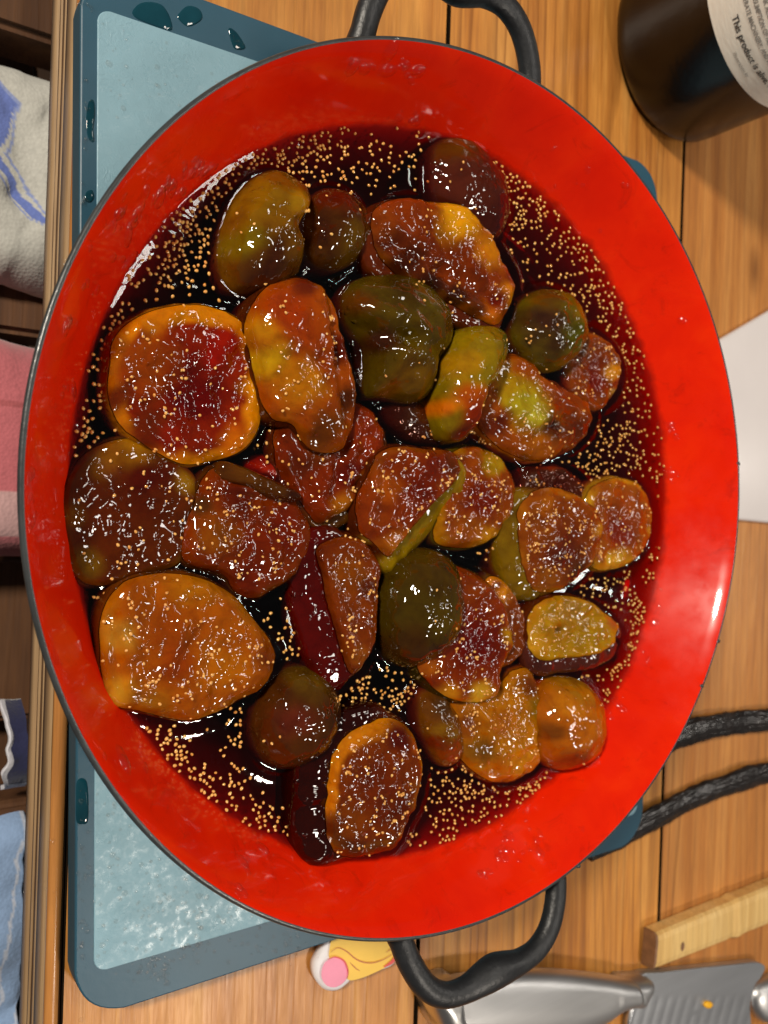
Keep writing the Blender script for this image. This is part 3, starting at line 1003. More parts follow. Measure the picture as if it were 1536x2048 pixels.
 dict(k='cut', l='wine red fig quarter with a long glossy cut beside the dark green fig', o=[(640,1105),(665,1082),(702,1073),(742,1090),(765,1130),(762,1200),(752,1260),(740,1312),(722,1345),(700,1338),(668,1230),(655,1160)],
      z=.0085, tilt=(.02,.0), h=.001, c=S(140,64,12), m=S(140,62,12), r=S(126,52,12), rind=S(84,12,9), b=[(700,1150,40,S(158,84,16)),(735,1180,24,S(104,40,10)),(715,1310,24,S(160,88,18))], cre=[(690,1180,720,1300,.9,9)], s=38, skew=(-56,4), bul=1.6),
 dict(k='whole', l='oval dark green fig lying at the centre between red quarter and seedy slice', o=[(758,1150),(785,1115),(835,1092),(880,1106),(903,1150),(907,1222),(890,1280),(852,1320),(802,1336),(760,1312),(744,1252),(744,1190)],
      z=.0, h=.018, c=S(74,66,12), b=[(830,1130,55,S(78,64,12)),(850,1240,50,S(88,78,14)),(880,1180,28,S(84,70,38)),(780,1280,45,S(70,50,14)),(830,1300,40,S(72,48,16))], s=6),
 dict(k='cut', l='seedy fig slice with a green and yellow lower rim right of the dark green fig', o=[(895,1130),(930,1136),(965,1152),(1002,1190),(1026,1240),(1030,1296),(1006,1345),(1002,1385),(960,1405),(900,1396),(860,1362),(838,1332),(850,1290),(870,1200)],
      z=.010, tilt=(.0,-.02), h=.0012, c=S(126,34,8), m=S(146,56,10), r=S(178,92,14), rind=S(70,64,14), b=[(1015,1270,17,S(206,152,30)),(955,1392,34,S(232,180,60)),(895,1385,24,S(210,140,30)),(940,1180,45,S(150,66,10)),(960,1290,55,S(112,18,8)),(860,1335,24,S(190,104,20))], s=58),
 dict(k='cut', l='thin orange rimmed fig slice peeking out behind the seedy slice', o=[(980,1158),(1020,1168),(1046,1210),(1058,1262),(1046,1312),(1012,1338),(985,1320),(975,1240)],
      z=.005, h=.0, c=S(130,60,14), m=S(140,66,14), r=S(220,132,24), rind=S(96,66,18), b=[(1010,1190,24,S(236,150,26))], cre=[(1020,1190,1035,1300,1.0,8)], s=22),
 dict(k='cut', l='small halved fig with yellow flesh and purple rind near the right wall', o=[(1062,1262),(1072,1222),(1108,1196),(1160,1196),(1210,1220),(1246,1250),(1240,1275),(1238,1292),(1200,1308),(1140,1318),(1090,1322),(1068,1300)],
      z=.009, tilt=(.0,.0), h=-.0012, c=S(176,124,24), m=S(196,146,28), r=S(206,132,32), rind=S(84,44,40), b=[(1120,1260,10,S(120,84,30)),(1080,1290,26,S(226,166,50)),(1180,1270,44,S(190,144,26)),(1230,1245,18,S(190,110,60)),(1150,1225,30,S(176,130,50))],
      cre=[(1120,1262,1123,1263,2.0,9),(1120,1255,1090,1235,.7,5),(1125,1250,1120,1215,.7,5),(1130,1255,1150,1225,.7,5)], s=34, skew=(2,26), bul=1.3),
 dict(k='whole', l='small narrow mottled olive fig piece between two bottom slices', o=[(826,1385),(848,1370),(878,1380),(902,1420),(916,1480),(908,1522),(872,1532),(842,1492),(826,1440)],
      z=-.002, h=.010, c=S(118,78,18), b=[(860,1410,34,S(84,62,34)),(880,1500,30,S(140,70,14)),(860,1450,24,S(132,104,20)),(845,1480,20,S(112,50,14))], s=6, rough=1),
 dict(k='cut', l='broad yellow amber torn fig half at the bottom right under the seedy slice', o=[(905,1412),(940,1385),(1000,1380),(1026,1346),(1064,1340),(1085,1390),(1090,1450),(1082,1500),(1086,1532),(1042,1562),(992,1566),(942,1536),(915,1490)],
      z=.0045, h=.003, dome=1, c=S(196,124,18), m=S(200,126,18), r=S(180,104,18), rind=S(120,68,18), b=[(930,1450,34,S(150,80,16)),(960,1500,36,S(140,92,24)),(1060,1370,30,S(130,64,20)),(1000,1550,34,S(210,120,18)),(1040,1510,40,S(214,140,22)),(1000,1440,34,S(190,112,18)),(1070,1420,26,S(150,110,24))],
      cre=[(940,1430,985,1540,1.6,12),(1060,1390,1075,1490,1.2,10)], s=44),
 dict(k='whole', l='smooth amber whole fig with rosy brown end at the lower right wall', o=[(1050,1410),(1078,1362),(1110,1349),(1150,1355),(1178,1385),(1188,1432),(1182,1490),(1152,1528),(1100,1538),(1062,1504),(1046,1455)],
      z=.0, h=.017, c=S(176,112,20), b=[(1120,1375,40,S(168,132,26)),(1130,1420,40,S(190,124,18)),(1120,1510,44,S(130,62,34)),(1150,1480,30,S(176,100,24)),(1065,1450,26,S(130,84,24)),(1090,1400,26,S(196,140,30))], s=10),
 dict(k='cut', l='thick brown fig half with orange crescent rim standing at the bottom of the pan', o=[(664,1570),(672,1520),(700,1478),(738,1455),(790,1440),(830,1468),(848,1528),(838,1600),(812,1655),(790,1695),(735,1714),(680,1712),(662,1680),(662,1620)],
      z=.012, tilt=(.05,-.04), h=.001, ring=1, c=S(122,46,12), m=S(134,58,12), r=S(226,140,22), rind=S(48,12,7), b=[(664,1660,40,S(104,50,14)),(700,1712,50,S(100,46,14)),(790,1700,50,S(92,42,14)),(838,1620,36,S(110,56,16)),(835,1490,18,S(206,104,18)),(800,1470,32,S(96,22,16)),(700,1640,36,S(136,66,14)),(790,1620,40,S(108,40,12)),(760,1700,40,S(104,50,16)),(835,1570,16,S(150,84,24))],
      cre=[(770,1500,775,1640,.7,12)], s=84, skew=(-48,-6), bul=1.6),
]

poly_outside = []      # fig footprints in the syrup plane
poly_px = []


def fbm(x, y, z, o=3):
    return sum(noise.noise(Vector((x, y, z)) * (2 ** i)) / 2 ** i for i in range(o))


def in_poly(P, Q):
    """P (n,2) points, Q (m,2) polygon -> bool"""
    x, y = P[:, 0], P[:, 1]
    ins = np.zeros(len(P), bool)
    m = len(Q)
    j = m - 1
    for i in range(m):
        xi, yi, xj, yj = Q[i, 0], Q[i, 1], Q[j, 0], Q[j, 1]
        if yi != yj:
            c = ((yi > y) != (yj > y)) & (x < (xj - xi) * (y - yi) / (yj - yi) + xi)
            ins ^= c
        j = i
    return ins


_ico = bmesh.new()
bmesh.ops.create_icosphere(_ico, subdivisions=1, radius=1.0)
ICO_V = np.array([v.co[:] for v in _ico.verts])
ICO_F = [tuple(v.index for v in f.verts) for f in _ico.faces]
_ico.free()
_ico = bmesh.new()
bmesh.ops.create_icosphere(_ico, subdivisions=2, radius=1.0)
ICO2_V = np.array([v.co[:] for v in _ico.verts])
ICO2_F = [tuple(v.index for v in f.verts) for f in _ico.faces]
_ico.free()


def seeds_mesh(name, pts, parent, size=0.00052):
    V, Fc = [], []
    for p in pts:
        s = size * random.uniform(0.85, 1.15)
        a, t = random.uniform(0, 6.28), random.uniform(-.35, .35)
        R = Matrix.Rotation(a, 3, 'Z') @ Matrix.Rotation(t, 3, 'X')
        q = ICO2_V * np.array([s * 1.28, s, s * .85])
        q[:, 1:] *= (1 - 0.18 * np.clip(q[:, :1] / (s * 1.28), -1, 1))     # one end narrower
        q = q @ np.array(R).T + np.array(p)
        b = len(V)
        V.extend(q.tolist())
        Fc.extend(tuple(b + i for i in f) for f in ICO2_F)
    o = mesh_obj(name, V, Fc, M['seed'], parent)
    tag(o, kind='stuff')
    return o


def seg_dist(X, Y, x1, y1, x2, y2):
    dx, dy = x2 - x1, y2 - y1
    L = dx * dx + dy * dy + 1e-9
    t = np.clip(((X - x1) * dx + (Y - y1) * dy) / L, 0, 1)
    return np.hypot(X - x1 - t * dx, Y - y1 - t * dy), t


for fi, g in enumerate(figs):
    whole = g['k'] == 'whole'
    PX = spline(g['o'], NTH)
    zed = SY + (g['z'] if g['z'] < .004 else .004 + (g['z'] - .004) * .72)
    pc = PX.mean(0)
    nr = NRF
    tilt = g.get('tilt', (0, 0))
    # radial rings in photo pixels, then out to the plane of the piece
    rr = (np.linspace(0, 1, nr) ** 0.8)[:, None]
    X = pc[0] + rr * (PX[None, :, 0] - pc[0])
    Y = pc[1] + rr * (PX[None, :, 1] - pc[1])
    W = np.array([[at(X[i, j], Y[i, j], zed) for j in range(NTH)] for i in range(nr)])
    c0 = at(pc[0], pc[1], zed)
    Z = np.full((nr, NTH), zed)
    R_ = np.repeat(rr, NTH, 1)
    if whole:
        Z = Z + g['h'] * (1 - R_ ** 2.5) ** 0.6
        Z = Z - 0.004 * (R_ >= 0.999)
    else:
        Z = Z + (W[:, :, 0] - c0[0]) * tilt[0] + (W[:, :, 1] - c0[1]) * tilt[1]
        if g.get('dome'):
            Z = Z + g['h'] * (1 - R_ ** 2)
        else:
            Z = Z + g['h'] * (1 - R_ ** 4)
        Z = Z - 0.0022 * np.clip((R_ - 0.82) / 0.18, 0, 1) ** 2.2
    for (x1, y1, x2, y2, dep, wid) in g.get('cre', []):
        d, t = seg_dist(X, Y, x1, y1, x2, y2)
        Z = Z - dep * 0.001 * np.exp(-(d / wid) ** 2) + dep * 0.00035 * np.exp(-((d - wid * 1.7) / wid) ** 2)
    lump = np.zeros_like(Z)
    sc = 160 if whole else 230
    la = 0.0008 if whole else 0.0012
    if g.get('smoothf'):
        la = 0.0006
    for i in range(nr):
        for j in range(NTH):
            if i == 0 and j:
                lump[i, j] = lump[0, 0]
                continue
            lump[i, j] = fbm(W[i, j, 0] * sc, W[i, j, 1] * sc, fi * 3.7, 3 if not g.get('rough') else 4)
    if not whole:
        und = np.array([[noise.noise(Vector((W[i, j, 0] * 70, W[i, j, 1] * 70, fi + 20.0))) for j in range(NTH)] for i in range(nr)])
        und[0, :] = und[0, 0]
        Z = Z + und * 0.0022
    Z = Z + lump * la * (1.7 if g.get('rough') else 1)
    W[:, :, 2] = Z
    # pigment
    C = np.zeros((nr, NTH, 4))
    for i in range(nr):
        for j in range(NTH):
            wob = 0.16 * noise.noise(Vector((W[i, j, 0] * 110, W[i, j, 1] * 110, fi)))
            r_ = R_[i, j] + wob
            if whole:
                c = g['c']
            else:
                if r_ < 0.62:
                    c = lerp(g['c'], g['m'], max(0, min(1, (r_ - .2) / .42)))
                else:
                    th_ = 2 * math.pi * j / NTH
                    part = 1.0 if g.get('ring') else max(0, min(1, 0.45 + 2.4 * noise.noise(Vector((1.3 * math.cos(th_), 1.3 * math.sin(th_), fi * 1.7)))))
                    c = lerp(g['m'], g['r'], part * max(0, min(1, (r_ - (.78 if g.get('ring') else .84)) / .10)))
            C[i, j] = c
    wobx = np.array([[noise.noise(Vector((W[i, j, 0] * 130, W[i, j, 1] * 130, fi + 9.1))) for j in range(NTH)] for i in range(nr)])
    for (bx, by, br_, bcol) in g.get('b', []):
        d = np.hypot(X - bx, Y - by) / br_ + wobx * 0.45
        w = np.clip(1.25 - d, 0, 1)
        w = (w * w * (3 - 2 * w))[..., None]
        C = C * (1 - w) + np.array(bcol) * w
    skew = np.array(g.get('skew', (0, 0)), float)
    root = empty('fig', (c0[0], c0[1], SY - 0.01))
    catname = 'fig' if whole else 'fig slice'
    root.name = 'whole_fig' if whole else 'cut_fig'
    tag(root, g['l'], 'fig', 'stewed figs in the pan')
    V = [W[0, 0]] + W[1:].reshape(-1, 3).tolist()
    CC = [C[0, 0]] + C[1:].reshape(-1, 4).tolist()
    Fc = [(0, 1 + j, 1 + (j + 1) % NTH) for j in range(NTH)] + grid_faces(nr - 1, NTH, base=1)
    # base ring in world, shifted by skew
    edge = W[-1]
    N2 = np.roll(edge, -1, 0) - np.roll(edge, 1, 0)
    N2 = np.stack([N2[:, 1], -N2[:, 0]], 1)
    N2 /= np.linalg.norm(N2, axis=1)[:, None] + 1e-12
    if np.sum(N2 * (edge[:, :2] - c0[:2])) < 0:
        N2 = -N2
    zb = SY - 0.010
    sk = at(pc[0] + skew[0], pc[1] + skew[1], SY)[:2] - at(pc[0], pc[1], SY)[:2]
    pos = N2 @ sk                                     # the side flares only where it faces the skew
    pos = np.clip(pos, 0, None)
    bul = g.get('bul', 1.0)
    rows = []
    if whole:
        for t in np.linspace(0.3, 1, 3):
            q = edge.copy()
            q[:, 2] = edge[:, 2] * (1 - t) + zb * t
            q[:, :2] -= N2 * 0.002 * t
            rows.append(q)
    else:
        first = edge.copy()
        first[:, :2] += N2 * 0.0002
        first[:, 2] -= 0.0002
        rows.append(first)
        for t in (0.06, 0.14, 0.26, 0.4, 0.55, 0.75, 1.0):
            q = edge.copy()
            tp_ = t ** (1 + g.get('keep', 1.8) * np.clip(pos / 0.004, 0, 1))
            z_ = edge[:, 2] * (1 - tp_) + zb * tp_
            s_ = math.sin(min(1, t / 0.75) * math.pi / 2)
            q[:, :2] = edge[:, :2] + N2 * (0.0011 * bul * math.sin(math.pi * min(1, t * 1.1)) + 0.0003) + N2 * (pos * s_)[:, None]
            q[:, 2] = z_
            for j in range(NTH):
                q[j, :2] += N2[j] * 0.0004 * noise.noise(Vector((q[j, 0] * 200, q[j, 1] * 200, z_[j] * 200)))
            rows.append(q)
    if whole:
        b0 = 1 + (nr - 2) * NTH
        for q in rows:
            V += q.tolist()
            CC += C[-1].tolist()
        Fc += grid_faces(len(rows) + 1, NTH, base=b0)
        sk_o = mesh_obj('rind', V, Fc, M['rind'], root, cols=CC)
        fix_normals(sk_o)
    else:
        fo = mesh_obj('flesh', V, Fc, M['flesh'], root, cols=CC)
        fix_normals(fo)
        RV = []
        RC = []
        for k, q in enumerate(rows):
            RV += q.tolist()
            rc = np.tile(np.array(g['rind']), (NTH, 1))
            if np.abs(skew).sum() > 0:
                fw = np.clip(pos / (pos.max() + 1e-9) * 2.0, 0, 1)[:, None]
                rc = rc * fw + np.array(S(92, 44, 14)) * (1 - fw)
            for j in range(NTH):
                n_ = noise.noise(Vector((q[j, 0] * 90, q[j, 1] * 90, 7 + fi)))
                rc[j, :3] *= 1 + 0.35 * n_
            RC += rc.tolist()
        ro = mesh_obj('rind', RV, grid_faces(len(rows), NTH), M['rind'], root, cols=RC)
        fix_normals(ro)
    # seeds stuck to the top
    pts = []
    n_s = int(g.get('s', 0) * (0.8 if whole else 0.75))
    for _ in range(n_s):
        i = min(nr - 2, int((random.random() ** 0.5) * (nr - 2)) + 1)
        if not whole and random.random() < 0.5:
            i = min(nr - 2, int((random.random() ** 0.7) * (nr - 2) * .8) + 1)
        j = random.randrange(NTH)
        a, b2 = random.random(), random.random()
        p = W[i, j] * (1 - a) + W[i, (j + 1) % NTH] * a
        p2 = W[i + 1, j] * (1 - a) + W[i + 1, (j + 1) % NTH] * a
        q = p * (1 - b2) + p2 * b2
        q = q + np.array([0, 0, random.uniform(-0.00025, 0.00015)])
        pts.append(q)
        if random.random() < 0.25:
            for _k in range(random.randrange(1, 4)):
                pts.append(q + np.array([random.gauss(0, .0012), random.gauss(0, .0012), 0]))
    if pts:
        seeds_mesh('seeds', pts, root, 0.00045)
    if not g.get('sub'):
        foot = np.array([at(x, y, SY)[:2] for x, y in spline(g['o'], 240)])
        fe = np.array([np.interp(np.linspace(0, NTH, 240, endpoint=False), np.arange(NTH + 1), np.r_[pos, pos[:1]])]).T
        Nn = np.stack([np.interp(np.linspace(0, NTH, 240, endpoint=False), np.arange(NTH + 1), np.r_[N2[:, k], N2[:1, k]]) for k in (0, 1)], 1)
        foot2 = foot + Nn * (fe * 0.95 + 0.0008)
        # shift for the piece standing above the syrup
        poly_outside.append(foot2 + 0 * foot)

# ------------------------------------------------------------------ syrup
nr_s, nt_s = 150, 420
prof_r = 0.1330 * np.linspace(0, 1, nr_s) ** 0.75
TH = np.linspace(0, 2 * np.pi, nt_s, endpoint=False)
SX = prof_r[:, None] * np.cos(TH)[None]
SYY = prof_r[:, None] * np.sin(TH)[None]
PTS = np.stack([SX.ravel(), SYY.ravel()], 1)


def rise_at(P):
    best = np.full(len(P), 1.0)
    for Q in poly_outside:
        lo, hi = Q.min(0) - 0.012, Q.max(0) + 0.012
        sel = np.where(np.all((P > lo) & (P < hi), axis=1))[0]
        if len(sel) == 0:
            continue
        d = np.full(len(sel), 1.0)
        S_ = P[sel]
        for k in range(0, len(Q), 60):
            dd = np.sqrt(((S_[:, None, :] - Q[None, k:k + 60]) ** 2).sum(-1)).min(1)
            d = np.minimum(d, dd)
        ins = in_poly(S_, Q)
        d[ins] = 0
        best[sel] = np.minimum(best[sel], d)
    rad = np.hypot(P[:, 0], P[:, 1])
    wall = np.clip(0.1318 - rad, 0, 1)
    return 0.0017 * np.exp(-best / 0.0017) + 0.0002 * np.exp(-wall / 0.0012), best


rise, dist = rise_at(PTS)
V = [(0, 0, SY + rise[0])] + [(PTS[i, 0], PTS[i, 1], SY + rise[i]) for i in range(nt_s, len(PTS))]
Fc = [(0, 1 + j, 1 + (j + 1) % nt_s) for j in range(nt_s)] + grid_faces(nr_s - 1, nt_s, base=1)
b0 = 1 + (nr_s - 2) * nt_s
low = [(0.1336, 0.0380), (0.1300, 0.0320), (0.1256, 0.0262), (0.1200, 0.0212), (0.1115, 0.0176), (0.1000, 0.0156), (0.05, 0.0150)]
for r_, z_ in low:
    for j in range(nt_s):
        V.append((r_ * math.cos(TH[j]), r_ * math.sin(TH[j]), z_))
Fc += grid_faces(len(low) + 1, nt_s, base=b0)
V.append((0, 0, 0.0150))
bl = b0 + len(low) * nt_s
for j in range(nt_s):
    Fc.append((bl + (j + 1) % nt_s, bl + j, len(V) - 1))
syr = mesh_obj('fig_syrup', V, Fc, M['syrup'])
fix_normals(syr)
tag(syr, 'dark red brown fig syrup filling the red pan around the figs', 'syrup')

# seeds afloat in the syrup
clusters = [(600,300,80,28,120),(520,335,50,30,70),(430,385,45,38,60),(350,480,45,55,105),(330,545,50,35,45),(560,350,60,18,60),(745,300,50,35,40),(640,370,70,40,34),
            (842,330,13,50,42),(900,278,45,8,28),(1015,352,20,18,30),(1060,400,38,26,66),(1125,455,38,38,56),(1045,450,28,30,30),(1005,430,8,40,24),(1100,530,55,55,50),(1185,565,35,45,64),(1225,650,28,60,60),
            (1270,750,28,80,70),(1215,835,34,45,50),(1262,905,45,50,50),(1235,945,50,20,46),(1150,925,55,20,56),(960,885,20,14,46),(905,915,14,10,16),(800,850,25,25,18),(840,870,20,15,20),(1298,1130,12,30,22),
            (1190,1170,50,26,50),(1225,1210,36,22,36),(1272,1262,14,60,46),(1245,1340,26,26,40),(1212,1400,18,30,32),(1175,1350,26,10,14),(560,1240,30,50,30),(590,1310,36,24,34),(700,1395,55,40,80),(648,1365,20,18,24),
            (805,1395,24,18,40),(745,1352,35,10,22),(478,1410,14,50,36),(330,1480,18,40,44),(358,1530,26,28,42),(430,1590,38,18,46),(500,1640,38,18,46),(608,1570,9,55,44),(640,1690,22,18,12),(880,1570,28,36,50),
            (920,1620,36,36,74),(900,1672,50,16,34),(980,1580,50,18,56),(1052,1578,36,18,44),(190,905,16,28,34),(148,975,8,40,24),(200,730,12,60,34),(190,690,10,50,20),(165,930,14,50,30),(225,640,20,14,14),(175,830,12,40,16),(205,1190,12,30,12),(300,1460,20,14,14),(400,1560,30,16,20),(560,1660,24,10,14),(560,1470,10,60,14),(440,1480,40,50,12),(270,610,36,28,12),(400,500,22,50,44),(200,1230,10,40,10),
            (650,1075,30,10,22),(670,1045,14,10,16),(1050,1130,8,60,26),(1180,975,16,16,20),(700,420,60,40,12),(1000,1110,30,12,20),(1090,1190,30,10,14),(770,905,14,10,12),(770,430,14,30,20),(760,520,16,10,16),(1030,1190,14,10,10),
            (540,900,12,30,12),(560,1340,8,60,16),(480,1500,8,40,10),(780,980,300,360,130),(620,1440,60,60,24),(1215,1000,60,60,14)]
cand = []
for cx_, cy_, sx_, sy_, n_ in clusters:
    n_ = int(n_ * 1.25)
    sub = [(rng.normal(cx_, sx_), rng.normal(cy_, sy_)) for _ in range(max(2, n_ // 4))]
    for _ in range(n_):
        if rng.random() < 0.55:
            b_ = sub[rng.integers(len(sub))]
            cand.append((b_[0] + rng.normal(0, 9), b_[1] + rng.normal(0, 9)))
        else:
            cand.append((rng.normal(cx_, sx_), rng.normal(cy_, sy_)))
CP = np.array([at(x, y, SY)[:2] for x, y in cand])
ok = np.hypot(CP[:, 0], CP[:, 1]) < 0.1315
CP = CP[ok]
ri, di = rise_at(CP)
keep = di > 0.0006
CP, ri = CP[keep], ri[keep]
# no two seeds in one place
sel = []
cell = {}
for i, p in enumerate(CP):
    k = (int(p[0] / 0.0011), int(p[1] / 0.0011))
    if any(np.hypot(*(CP[q] - p)) < 0.00105 for a in (-1, 0, 1) for b_ in (-1, 0, 1) for q in cell.get((k[0] + a, k[1] + b_), [])):
        continue
    cell.setdefault(k, []).append(i)
    sel.append(i)
fs = seeds_mesh('floating_seeds', [(CP[i, 0], CP[i, 1], SY + ri[i] + 0.0001) for i in sel], None, 0.00049)
tag(fs, 'hundreds of tiny tan fig seeds floating on the dark syrup', 'seeds', None, 'stuff')
print('floating seeds', len(sel))

# splashes of syrup on the enamel wall
prof_i = np.array(sorted([(z, r) for r, z in inner[:12]]))


def wall_pt(px, py):
    """where the view ray through a photo point meets the red wall"""
    for z in np.linspace(0.064, 0.030, 70):
        p = at(px, py, z)
        if math.hypot(p[0], p[1]) >= np.interp(z, prof_i[:, 0], prof_i[:, 1]) - 0.0001:
            r = math.hypot(p[0], p[1])
            n = np.array([-p[0] / r, -p[1] / r, 0.62])
            return p, n / np.linalg.norm(n)
    return None


items = []
for cx_, cy_, sx_, sy_, n_ in ((735, 125, 30, 12, 7), (815, 140, 12, 10, 10), (830, 235, 18, 6, 10), (340, 375, 26, 14, 16), (390, 340, 24, 10, 10), (250, 430, 14, 10, 8), (145, 650, 10, 10, 6),
                               (150, 790, 14, 14, 12), (175, 560, 10, 12, 5), (1075, 370, 20, 10, 8), (1262, 630, 6, 16, 10), (1338, 860, 4, 10, 5), (1337, 940, 4, 30, 14), (1352, 645, 5, 5, 2),
                               (1315, 1180, 8, 16, 8), (1305, 1230, 8, 8, 6), (1275, 1300, 10, 26, 16), (1225, 1420, 20, 24, 14), (1190, 1480, 12, 14, 8), (1055, 1700, 14, 40, 12), (965, 1750, 12, 6, 6),
                               (1000, 1690, 12, 16, 8), (520, 1720, 30, 20, 6), (990, 1600, 200, 30, 8), (485, 1785, 6, 8, 4), (240, 1525, 30, 16, 5), (60, 1000, 6, 60, 8), (200, 480, 60, 50, 10), (1200, 380, 60, 60, 8)):
    for _ in range(n_):
        w = wall_pt(rng.normal(cx_, sx_), rng.normal(cy_, sy_))
        if w is None or w[0][2] < SY + .0015:
            continue
        r = abs(rng.normal(0.0010, 0.0006)) + 0.0004
        items.append((w[0], r, r * 0.42, dict(nrm=w[1], rz=rng.uniform(0, 3), ell=rng.uniform(1.0, 2.0))))
tag(bead_cloud('syrup_splashes', items, M['drop']), 'small clear syrup splashes dried on the red enamel wall', 'syrup splashes', None, 'stuff')

# ------------------------------------------------------------------ bottle
BC, BR_ = (0.1742, 0.2385), 0.0465
bot = tag(empty('kombucha_bottle', (BC[0], BC[1], 0)), 'dark brown glass bottle with cream paper label standing at the top right', 'bottle')
bp = [(0.030, 0.0012), (0.038, 0.0006), (0.0425, 0.0016), (0.0452, 0.0045), (BR_, 0.0100), (BR_, 0.030), (BR_, 0.110), (0.0455, 0.124), (0.041, 0.140), (0.032, 0.158), (0.022, 0.176), (0.0165, 0.195), (0.0155, 0.225), (0.0168, 0.228), (0.0168, 0.240)]
lathe('glass_body', smooth_prof(bp, 70), M['bottle'], bot, 96, cap=True, centre=BC)
lathe('cap', [(0.0178, 0.226), (0.0182, 0.230), (0.0182, 0.246), (0.017, 0.248)], M['iron'], bot, 48, cap=True, centre=BC)
LZ0, LZ1 = 0.0545, 0.108
v, f = [], []
na = 90
A0, A1 = math.radians(95), math.radians(335)
for i in range(2):
    for j in range(na):
        a = A0 + (A1 - A0) * j / (na - 1)
        v.append((BC[0] + (BR_ + .0004) * math.cos(a), BC[1] + (BR_ + .0004) * math.sin(a), (LZ0, LZ1)[i]))
f = [(j, j + 1, na + j + 1, na + j) for j in range(na - 1)]
lab = mesh_obj('label', v, f, M['paper'], bot)


def wrap_text(s, size, z, a_start, mat, name='lettering', bold=0.0, sx=1.0):
    cu = bpy.data.curves.new(name, 'FONT')
    cu.body = s
    cu.size = size
    cu.offset = bold
    tmp = bpy.data.objects.new(name, cu)
    COL.objects.link(tmp)
    dg = bpy.context.evaluated_depsgraph_get()
    me = bpy.data.meshes.new_from_object(tmp.evaluated_get(dg))
    bpy.data.objects.remove(tmp)
    R = BR_ + 0.0007
    for vv in me.vertices:
        a = a_start + vv.co.x * sx / R
        zz = z + vv.co.y
        vv.co = Vector((R * math.cos(a), R * math.sin(a), zz))
    me.materials.append(mat)
    o = bpy.data.objects.new(name, me)
    COL.objects.link(o)
    o.parent = lab
    return o


ang0 = math.radians(206)
wrap_text('This product is alive, w', 0.0042, LZ0 + 0.0095, ang0 + math.radians(5), M['ink'], bold=0.00006)
wrap_text('Illustration by', 0.0024, LZ0 + 0.0046, ang0 + math.radians(22), M['inkgrey'])
wrap_text('DRIVE A CAR OR OPERATE MACHINERY, AND MAY', 0.0030, LZ0 + 0.0160, ang0 - math.radians(27), M['inkgrey'], bold=0.00004, sx=.8)
wrap_text('BIRTH DEFECTS. (2) CONSUMPTION OF ALCOHOLIC', 0.0030, LZ0 + 0.0200, ang0 - math.radians(30), M['inkgrey'], bold=0.00004, sx=.8)
wrap_text('WOMEN SHOULD NOT DRINK ALCOHOLIC BEVERAGES', 0.0030, LZ0 + 0.0240, ang0 - math.radians(33), M['inkgrey'], bold=0.00004, sx=.8)
wrap_text('GOVERNMENT WARNING: (1) ACCORDING TO THE', 0.0030, LZ0 + 0.0280, ang0 - math.radians(33), M['inkgrey'], bold=0.00004, sx=.8)

# ------------------------------------------------------------------ white plastic sheet at the right
c_ = [at(1400, 700, 0.002), at(1560, 608, 0.002), at(1700, 560, 0.002), at(1700, 1060, 0.002), at(1560, 1049, 0.002), at(1400, 1036, 0.002)]
p0, p1 = at(1425, 687, .002), at(1536, 622, .002)
q0, q1 = at(1476, 1040, .002), at(1536, 1046, .002)
dp, dq = (p1 - p0) / np.linalg.norm(p1 - p0), (q1 - q0) / np.linalg.norm(q1 - q0)
ringw = rounded([p0 - dp * 0.05, p0 + dp * 0.16, q0 + dq * 0.16, q0 - dq * 0.05], 0.003, 5)
ws = slab('plastic_sheet', ringw, 0.0003, 0.0032, M['white'], None, 0.0014, True)
tag(ws, 'thin white plastic sheet on the counter at the right edge', 'sheet')

# ------------------------------------------------------------------ vanilla pods


def pod(pts, w, label, sd_):
    P = spline([at(x, y, 0.003) for x, y in pts], 150, closed=False)
    for i in range(len(P)):
        P[i, 2] = 0.0030 + 0.0006 * math.sin(i * .13 + sd_)
    rad = [w * (0.92 + 0.12 * noise.noise(Vector((i * .06, sd_, 0)))) for i in range(len(P))]
    def wr(i, a):
        return 0.16 * noise.noise(Vector((math.cos(a) * 5.5, math.sin(a) * 2.5, i * .045 + sd_))) + 0.14 * noise.noise(Vector((math.cos(a) * 7, math.sin(a) * 7, i * .22)))
    o = tube('vanilla_pod', P, rad, M['pod'], None, 64, 0.36, wr=wr)
    tag(o, label, 'vanilla pod', 'vanilla pods on the counter')
    return o


M['pod'] = m_simple('wrinkled_black_pod', (0.012, 0.009, 0.008, 1), 0.33, 0, 0.3, 0.5, 150, 260, 0.0012)
pod([(1270, 1520), (1340, 1482), (1400, 1458), (1470, 1447), (1536, 1440), (1640, 1436)], 0.0070, 'flat black wrinkled vanilla pod, upper one right of the pan', 1.0)
pod([(1180, 1700), (1240, 1672), (1300, 1640), (1380, 1600), (1440, 1573), (1536, 1545), (1640, 1520)], 0.0068, 'black wrinkled vanilla pod, lower one beside the board corner', 4.0)

